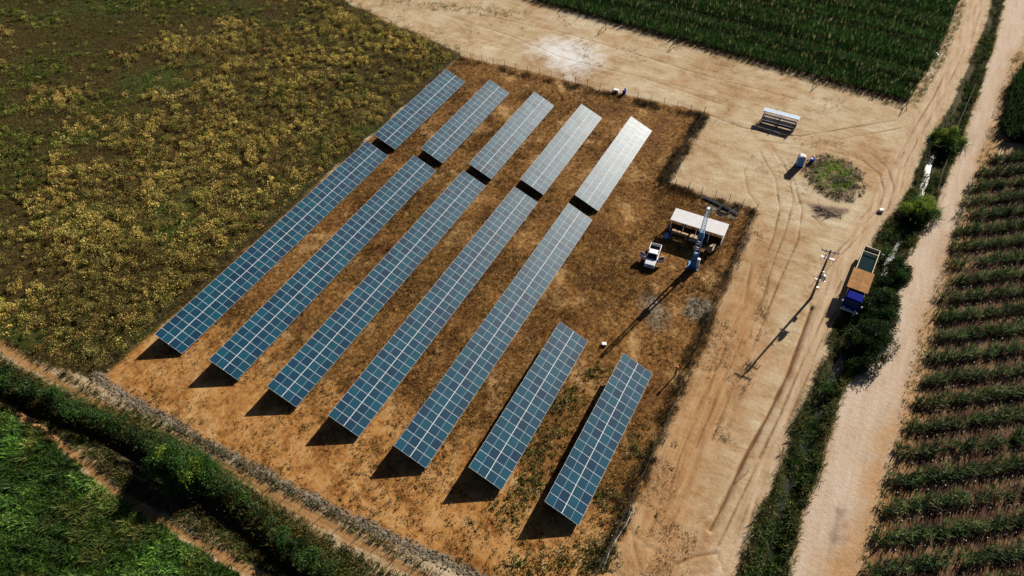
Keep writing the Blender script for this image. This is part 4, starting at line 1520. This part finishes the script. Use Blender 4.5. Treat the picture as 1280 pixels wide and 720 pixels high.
plank_stack((39.1, 66.2, .02), math.radians(62), 2.0, 1.0, 9, 'stack of pale planks at the right end of the shelter')
plank_stack((35.9, 66.9, .02), math.radians(4), 1.5, 1.0, 13, 'stack of pale planks near the middle of the shelter')


def drum(loc, r, h, mat, label, tilt=0, cat='barrel'):
    root = empty('drum', loc, random.random(), label, cat)
    mb = MB()
    prof = [(0.001, 0), (r * .94, 0), (r, .03), (r, h * .31), (r * 1.035, h * .335), (r, h * .36), (r, h * .64), (r * 1.035, h * .665), (r, h * .69), (r, h - .03), (r * .95, h), (r * .93, h - .025), (0.001, h - .025)]
    mb.lathe(prof, seg=20)
    mb.build('body', mat, root)
    mb = MB()
    mb.tube((r * .6, 0, h - .03), (r * .6, 0, h + .015), .05, seg=10)
    mb.build('cap', 'rubber', root)
    return root


p = G(833, 297)
drum((p[0], p[1], 0), .38, .8, 'toilet_blue', 'blue drum lying in the shade left of the white shelter front')
p = G(1014, 203)
drum((p[0], p[1], .0), .36, .95, 'barrel_blue', 'dark blue barrel between the portable toilet and the green weed patch')
p = G(780, 117)
drum((p[0], p[1], .0), .36, .95, 'barrel_blue', 'blue barrel at the rear fence behind the white glaring tracker')


def crate(loc, s, rz, mat, label, cat='box', name='box'):
    root = empty(name, loc, rz, label, cat)
    mb = MB()
    mb.box((0, 0, s[2] / 2), s)
    mb.build('body', mat, root, bevel=.03)
    mb = MB()
    mb.box((0, 0, s[2] + .025), (s[0] * 1.05, s[1] * 1.05, .05))
    mb.build('lid', mat, root, bevel=.015)
    return root


p = G(770, 115)
crate((p[0], p[1], 0), (1.0, .6, .55), .1, 'sack_white', 'pale box beside the blue barrel at the rear fence')
p = G(755, 431)
crate((p[0], p[1], 0), (.6, .48, .3), .4, 'white_paint', 'small white box on the grass between the two short front trackers')
p = G(1101, 264)
crate((p[0], p[1], 0), (.65, .55, .4), .5, 'sack_white', 'white box standing on the dirt track beside the ditch')


# ------------------------------------------------------------------ blue mast
def lattice(mb, w0, w1, z0, z1, n, t, cx=0, cy=0, d0=None, d1=None):
    d0 = d0 or w0
    d1 = d1 or w1
    def cor(f):
        w, d, z = w0 + (w1 - w0) * f, d0 + (d1 - d0) * f, z0 + (z1 - z0) * f
        return [Vector((cx + sx * w / 2, cy + sy * d / 2, z)) for sx, sy in ((-1, -1), (1, -1), (1, 1), (-1, 1))]
    for i in range(4):
        mb.bar(cor(0)[i], cor(1)[i], t)
    for k in range(n):
        a, b_ = cor(k / n), cor((k + 1) / n)
        for i in range(4):
            j = (i + 1) % 4
            mb.bar(a[i], b_[j] if k % 2 else b_[i].lerp(b_[j], 1), t * .6)
            mb.bar(b_[i], b_[j], t * .6)


p = G(866, 333)
mast = empty('lattice_mast', (p[0], p[1], 0), math.radians(4), 'tall blue steel mast with pale lattice top standing in front of the white shelter', 'mast')
mb = MB()
mb.box((0, 0, .18), (1.5, 1.2, .16))
for sx in (-1, 1):
    for sy in (-1, 1):
        mb.box((sx * .72, sy * .6, .10), (.3, .3, .2))
mb.build('base_frame', 'mast_blue', mast)
mb = MB()
mb.box((0, 0, 1.55), (.85, .70, 2.6), taper=(.9, .9))
mb.box((0, -.38, 1.0), (.5, .12, .9))
mb.build('lower_column', 'mast_blue', mast, bevel=.03)
for s in (-1, 1):
    mb = MB()
    mb.bar((s * .33, 0, 2.8), (s * .27, 0, 6.4), .20, .30)
    mb.build('rail', 'mast_blue', mast)
mb = MB()
for k in range(6):
    z = 2.95 + k * .6
    mb.bar((-.31, 0, z), (.31, 0, z + (.3 if k % 2 else -.05)), .07)
mb.build('rail_braces', 'mast_pale', mast)
mb = MB()
mb.box((0, 0, 6.85), (.95, .75, 1.15), taper=(.75, .8))
mb.build('carriage', 'mast_blue', mast, bevel=.03)
mb = MB()
lattice(mb, .56, .40, 7.4, 12.0, 9, .075)
mb.build('lattice_top', 'mast_pale', mast)
mb = MB()
mb.tube((0, -.25, 11.9), (0, .25, 11.9), .16, seg=12)
mb.build('pulley', 'mast_pale', mast)
mb = MB()
mb.box((.62, -.05, 1.15), (.42, .45, 1.7))
mb.build('control_box', 'white_paint', mast, bevel=.03)
mb = MB()
mb.bar((.42, -.2, .3), (.30, -.15, 6.3), .06)
mb.bar((-.42, -.25, .3), (-.30, -.2, 6.3), .06)
mb.build('hydraulic_hoses', 'mast_pale', mast)

# ------------------------------------------------------------------ utility pole
p = G(1013.5, 373)
pole = empty('utility_pole', (p[0], p[1], 0), 0, 'tall utility pole with crossarm and transformer beside the dirt track', 'utility pole')
pole.rotation_euler = (0, math.radians(-2.2), 0)
mb = MB()
mb.tube((0, 0, -.5), (0, 0, 10.0), .20, .115, 12)
mb.build('pole', 'pole_dark', pole)
cr = mb = MB()
d_ = Vector((math.cos(.06), math.sin(.06), 0))
mb.bar(-d_ * 1.15 + Vector((0, -.14, 9.75)), d_ * 1.15 + Vector((0, -.14, 9.75)), .11, .13)
mb.bar(Vector((0, -.14, 9.2)), -d_ * .8 + Vector((0, -.14, 9.7)), .04)
mb.bar(Vector((0, -.14, 9.2)), d_ * .8 + Vector((0, -.14, 9.7)), .04)
cro = mb.build('crossarm', 'pole_dark', pole)
for q in (-1.08, -.55, .55, 1.08):
    mb = MB()
    c_ = d_ * q + Vector((0, -.14, 9.82))
    mb.lathe([(.02, 0), (.02, .08), (.075, .09), (.05, .14), (.07, .17), (.035, .24), (.001, .25)], tuple(c_), 10)
    mb.build('insulator', 'insulator', cro)
mb = MB()
mb.box((.05, -.1, 8.72), (.34, .12, 1.15), rot=Matrix.Rotation(.15, 3, 'X'))
mb.box((-.35, -.1, 8.72), (.20, .10, .95))
mb.build('fuse_panel', 'white_paint', pole, bevel=.02)
mb = MB()
mb.bar((-.9, -.14, 8.6), (.9, -.14, 8.6), .09)
for q in (-.8, -.4, .4, .8):
    mb.tube((q, -.2, 8.5), (q, -.2, 8.05), .045, seg=8)
mb.build('switch_arm', 'galvanised', pole)
mb = MB()
mb.lathe([(.001, 0), (.27, 0), (.29, .05), (.29, .85), (.24, .92), (.001, .94)], (.48, -.12, 4.3), 16)
for k in range(7):
    a = k * .9
    mb.box((.48 + .32 * math.cos(a), -.12 + .32 * math.sin(a), 4.72), (.08, .03, .6), rot=Matrix.Rotation(a, 3, 'Z'))
tr = mb.build('transformer', 'galvanised', pole)
for q in (-.12, .1):
    mb = MB()
    mb.tube((.48 + q, -.12, 5.2), (.48 + q, -.12, 5.5), .05, .03, 8)
    mb.build('bushing', 'insulator', tr)
mb = MB()
mb.bar((-.5, -.12, 4.15), (.9, -.12, 4.15), .10)
mb.bar((-.2, -.15, 5.9), (.35, -.15, 5.9), .07)
mb.box((.25, -.26, 2.6), (.35, .2, .5))
mb.build('brackets', 'galvanised', pole)

# ------------------------------------------------------------------ truck with plywood cover
tk = empty('flatbed_truck', (60.55, 69.6, 0), math.radians(-3), 'blue-cab truck with plywood cover over the front of its open bed, parked beside the ditch', 'truck')
W = 2.35
mb = MB()
mb.box((-.42, .2, .78), (.14, 12.2, .22))
mb.box((.42, .2, .78), (.14, 12.2, .22))
mb.build('chassis', 'dark_steel', tk)
# cab (front at -y)
mb = MB()
def ringc(z, w, y0, y1):
    return [(-w / 2, y0, z), (w / 2, y0, z), (w / 2, y1, z), (-w / 2, y1, z)]
mb.loft([ringc(.55, W * .96, -6.7, -4.55), ringc(1.55, W * .97, -6.72, -4.52), ringc(2.25, W * .92, -6.30, -4.55), ringc(2.42, W * .84, -6.1, -4.65)])
cab = mb.build('cab', 'cab_blue', tk, bevel=.06)
mb = MB()
mb.add([(-1.0, -6.70, 1.62), (1.0, -6.70, 1.62), (.96, -6.335, 2.2), (-.96, -6.335, 2.2), (-1.0, -6.74, 1.62), (1.0, -6.74, 1.62), (.96, -6.375, 2.2), (-.96, -6.375, 2.2)],
       [(0, 1, 2, 3), (7, 6, 5, 4), (4, 5, 1, 0), (5, 6, 2, 1), (6, 7, 3, 2), (7, 4, 0, 3)])
mb.build('windscreen', 'glass_dark', cab)
for s in (-1, 1):
    mb = MB()
    mb.box((s * .80, -6.74, .95), (.32, .06, .22))
    mb.build('headlight', 'headlamp', tk)
    mb = MB()
    mb.box((s * 1.32, -6.55, 1.85), (.22, .10, .36))
    mb.build('mirror', 'white_paint', tk, bevel=.02)
    mb = MB()
    mb.box((s * W * .487, -5.5, 1.88), (.02, 1.2, .48))
    mb.build('window', 'glass_dark', cab)
mb = MB()
mb.box((0, -6.78, .60), (W, .16, .28))
mb.build('bumper', 'white_paint', tk, bevel=.03)
mb = MB()
mb.box((-.15, -6.95, .95), (.7, .35, .12))
mb.build('front_step', 'mast_pale', tk)
# bed
BW, y0, y1, zf, zt = 2.35, -4.3, 6.5, 1.0, 1.72
mb = MB()
mb.box((0, (y0 + y1) / 2, zf), (BW - .02, y1 - y0, .12))
mb.build('bed_floor', 'bed_dark', tk)
for nm_, c_, s_ in (('bed_side', (-BW / 2 + .06, (y0 + y1) / 2, 1.40), (.12, y1 - y0, .68)), ('bed_side', (BW / 2 - .06, (y0 + y1) / 2, 1.40), (.12, y1 - y0, .68)),
                    ('tailboard', (0, y1 - .06, 1.40), (BW - .25, .12, .68)), ('headboard', (0, y0 + .06, 1.55), (BW - .25, .12, 1.0)), ('bed_crossbar', (0, y1 - 1.25, 1.70), (BW - .25, .12, .10))):
    mb = MB()
    mb.box(c_, s_)
    mb.build(nm_, 'cream_paint', tk, bevel=.015)
mb = MB()
mb.box((0, 3.2, 1.22), (BW - .26, 5.6, .30))
mb.build('bed_load', 'bed_dark', tk, bevel=.08)
mb = MB()
for ix in (-1, 1):
    for iy in range(4):
        mb.box((ix * .735 - .08, -4.25 + iy * 1.10 + .52, 2.56 + .02 * random.random()), (1.44, 1.08, .05), rot=Matrix.Rotation(random.gauss(0, .008), 3, 'Z'))
mb.build('plywood_cover', 'plywood', tk)
for s in (-1, 1):
    for yy in (-4.0, -1.9, 0.0):
        mb = MB()
        mb.box((s * 1.1, yy, 2.1), (.09, .09, .85))
        mb.build('cover_post', 'timber', tk)
for s in (-1, 1):
    for yy in (-5.6, 3.3, 4.6):
        wheel(tk, (s * 1.0, yy, .5), .5, .34)
p_ = None

# ------------------------------------------------------------------ rack stacked with metal sections
rk = empty('metal_rack', (40.0, 103.9, 0), math.radians(.5), 'long steel rack carrying silver metal sections on the sandy yard', 'rack')
for s in (-3.0, 0, 3.0):
    mb = MB()
    for yy in (-1.05, .95):
        mb.bar((s, yy, 0), (s, yy * .9, 1.95), .12)
        mb.box((s, yy, .04), (.3, .3, .08))
    for z in (.55, 1.2, 1.85):
        mb.bar((s, -1.05, z), (s, .95, z), .10)
    mb.build('rack_frame', 'dark_steel', rk)
mb = MB()
for k in range(4):
    mb.box((0, .40 + (k - 1.5) * .30, 1.98 + .004 * k), (6.6, .28, .14))
mb.build('silver_sections', 'silver_sheet', rk, bevel=.01)
mb = MB()
for k in range(2):
    mb.box((.05, -.62 + (k - .5) * .22, 1.62 + .003 * k), (6.3, .21, .12))
mb.build('white_sections', 'white_paint', rk, bevel=.01)
mb = MB()
for k in range(4):
    mb.tube((-3.15, -.86 + k * .20, .78 + .1 * (k % 2)), (3.2, -.86 + k * .20, .78 + .1 * (k % 2)), .095, seg=8)
mb.box((0, -.85, .35), (6.1, .5, .22))
mb.build('dark_pipes', 'module_blue', rk)
mb = MB()
mb.bar((3.1, -.9, .9), (3.9, -.95, .75), .07)
mb.build('tow_bar', 'dark_steel', rk)

# ------------------------------------------------------------------ portable toilet
p = G(998.5, 207)
pt = empty('portable_toilet', (p[0], p[1], 0), math.radians(20), 'blue portable toilet with white roof on the sandy yard', 'toilet')
mb = MB()
mb.box((0, 0, .08), (1.16, 1.16, .16))
mb.build('base', 'dark_steel', pt)
mb = MB()
mb.box((0, 0, 1.13), (1.08, 1.08, 1.94), taper=(.96, .96))
for k in range(3):
    for s in (-1, 1):
        mb.box((s * .535, -.3 + k * .3, 1.1), (.03, .12, 1.6))
mb.build('cabin', 'toilet_blue', pt, bevel=.03)
mb = MB()
rings = []
for z, w, d in ((2.10, 1.16, 1.16), (2.18, 1.14, 1.14), (2.30, .80, 1.0), (2.34, .5, .8)):
    rings.append([(-w / 2, -d / 2, z), (w / 2, -d / 2, z), (w / 2, d / 2, z), (-w / 2, d / 2, z)])
mb.loft(rings)
mb.build('roof', 'white_roof', pt, bevel=.03)
mb = MB()
mb.box((0, -.545, 1.05), (.68, .03, 1.72))
dr = mb.build('door', 'toilet_blue', pt, bevel=.01)
mb = MB()
mb.box((.24, -.575, 1.05), (.08, .04, .16))
mb.build('handle', 'white_paint', dr)
mb = MB()
mb.tube((.4, .4, 2.1), (.4, .4, 2.55), .05, seg=8)
mb.build('vent_pipe', 'dark_steel', pt)

# ------------------------------------------------------------------ odds and ends
def stake(px, h, r, label, lean=(0, 0), mat='old_wood', name='wooden_post', cap=None, brace=None):
    q = G(*px)
    root = empty(name, (q[0], q[1], float(height(q[0:1], q[1:2])[0])), 0, label, 'post')
    mb = MB()
    mb.tube((0, 0, -.3), (lean[0], lean[1], h), r, r * .8, 8)
    mb.build('shaft', mat, root)
    if brace is not None:
        mb = MB()
        mb.tube((brace[0], brace[1], -.2), (lean[0] * .8, lean[1] * .8, h * .8), r * .7, r * .6, 7)
        mb.build('brace', mat, root)
    if cap:
        mb = MB()
        mb.lathe([(.001, h - .25), (r * 1.7, h - .25), (r * 1.7, h), (r * .9, h + .1), (.001, h + .12)], (lean[0], lean[1], 0), 12)
        mb.build('cap', cap, root)
    return root


stake((757, 38), 2.0, .09, 'braced end post at the crop edge left of centre, above the white sand patch', brace=(-1.2, -1.0))
stake((846, 57), 2.0, .09, 'braced end post at the crop edge above the blue barrel', brace=(-1.2, -1.0))
stake((1023, 106), 2.0, .09, 'braced end post at the crop edge near the metal rack', brace=(-1.0, -1.0))
stake((1128, 135), 1.6, .09, 'leaning post at the crop field corner by the dirt track', lean=(.5, -.4), brace=(.8, -.8))
stake((843.5, 470), 2.1, .11, 'dark post with bright orange top beside the right fence', cap='orange_cap', name='marker_post')
# grey sheets behind the shelter
q0, q1 = G(880, 247), G(922, 268)
c_ = (q0 + q1) / 2
rz = math.atan2(q1[1] - q0[1], q1[0] - q0[0])
mb = MB()
n_ = 18
for k in range(3):
    ofs, zz_ = (random.uniform(-.8, .8), .05 + k * .05)
    P = []
    for i in range(n_ + 1):
        P.append((-.25 + .5 * i / n_, .03 * (i % 2)))
    V, F = [], []
    for i, (a, b_) in enumerate(P):
        V += [(-2.9 + ofs, a, zz_ + b_), (2.9 + ofs, a, zz_ + b_), (-2.9 + ofs, a, zz_ + b_ + .012), (2.9 + ofs, a, zz_ + b_ + .012)]
    for i in range(n_):
        o_ = 4 * i
        F += [(o_ + 2, o_ + 3, o_ + 7, o_ + 6), (o_, o_ + 4, o_ + 5, o_ + 1)]
    mb.add(V, F)
tag(mb.build('roofing_sheets', 'grey_sheet', None, loc=(c_[0], c_[1], .12), rot=(.12, 0, rz)), 'long grey corrugated sheets lying by the fence behind the shelter', 'sheets')
# coil of dark hose
p = G(905, 264)
mb = MB()
for k in range(4):
    R_ = .8 + .12 * (k % 2)
    pts_ = [(R_ * math.cos(a * .4), R_ * .8 * math.sin(a * .4), .06 + .09 * k) for a in range(17)]
    for a, b_ in zip(pts_[:-1], pts_[1:]):
        mb.tube(a, b_, .05, seg=6)
tag(mb.build('hose_coil', 'rubber', None, loc=(p[0], p[1], 0)), 'dark coiled hose lying behind the right end of the shelter', 'hose')
# grey pipe by the front right fence
q0, q1 = G(792, 634), G(752, 712)
mb = MB()
k0 = Vector((q0[0], q0[1], .1))
pr = k0
for i in range(1, 9):
    t = i / 8
    nx_ = Vector((q0[0] + (q1[0] - q0[0]) * t + .12 * math.sin(t * 7), q0[1] + (q1[1] - q0[1]) * t, .10))
    mb.tube(pr, nx_, .07, seg=8)
    pr = nx_
tag(mb.build('grey_pipe', 'grey_sheet'), 'thin grey pipe lying along the foot of the right fence', 'pipe')
# white sack by the crop corner
p = G(1169, 70)
mb = MB()
rings = []
for z, r_ in ((0, .55), (.18, .75), (.42, .62), (.55, .3), (.62, .12), (.72, .2)):
    rings.append([(r_ * random.uniform(.85, 1.1) * math.cos(a * .7854), r_ * .8 * random.uniform(.85, 1.1) * math.sin(a * .7854), z) for a in range(8)])
mb.loft(rings, smooth=True)
tag(mb.build('sack', 'sack_white', None, loc=(p[0], p[1], 0)), 'white sack lying at the crop edge by the dirt track', 'sack')
# burnt branches
p = G(1032, 266)
mb = MB()
for k in range(26):
    a = random.random() * 6.28
    l = random.uniform(.6, 1.8)
    x, y = random.gauss(0, 1.5), random.gauss(0, .6)
    mb.tube((x, y, random.uniform(.02, .3)), (x + l * math.cos(a), y + l * math.sin(a), random.uniform(.05, .6)), .05, .02, 6)
tag(mb.build('branch_heap', 'charred', None, loc=(p[0], p[1], 0)), 'heap of charred branches below the green weed patch', 'branches')
p = G(1043, 226)
mb = MB()
for k in range(22):
    a = random.gauss(.9, .35)
    l = random.uniform(.8, 2.0)
    x, y = random.gauss(0, .9), random.gauss(0, .6)
    mb.tube((x, y, random.uniform(.2, .5)), (x + l * math.cos(a), y + l * math.sin(a), random.uniform(.3, .8)), .05, .02, 6)
tag(mb.build('branch_heap', 'old_wood', None, loc=(p[0], p[1], .1)), 'small heap of dead branches on the green weed patch', 'branches')
# pipe across the ditch behind the truck
q0, q1 = G(1102, 318, .5), G(1118, 323, .5)
mb = MB()
mb.tube(tuple(q0), tuple(q1), .08, seg=8)
mb.tube(tuple(q1), (q1[0], q1[1], -1.0), .08, seg=8)
tag(mb.build('ditch_pipe', 'mast_pale'), 'pale blue pipe reaching from the truck tail into the ditch', 'pipe')
# cable along the road side of the ditch
ln_ = GP([(1222, 100), (1200, 150), (1190, 185), (1178, 215), (1172, 240)])
mb = MB()
for a, b_ in zip(ln_[:-1], ln_[1:]):
    mb.tube((a[0], a[1], .06), (b_[0], b_[1], .06), .035, seg=6)
tag(mb.build('ditch_rail', 'stone'), 'thin grey pipe along the road edge of the ditch beside the bright shrub', 'pipe')

scene.render.engine = 'CYCLES'
scene.cycles.max_bounces = 6
scene.cycles.diffuse_bounces = 1
scene.cycles.glossy_bounces = 3
scene.cycles.transmission_bounces = 3
scene.cycles.caustics_reflective = False
scene.cycles.caustics_refractive = False
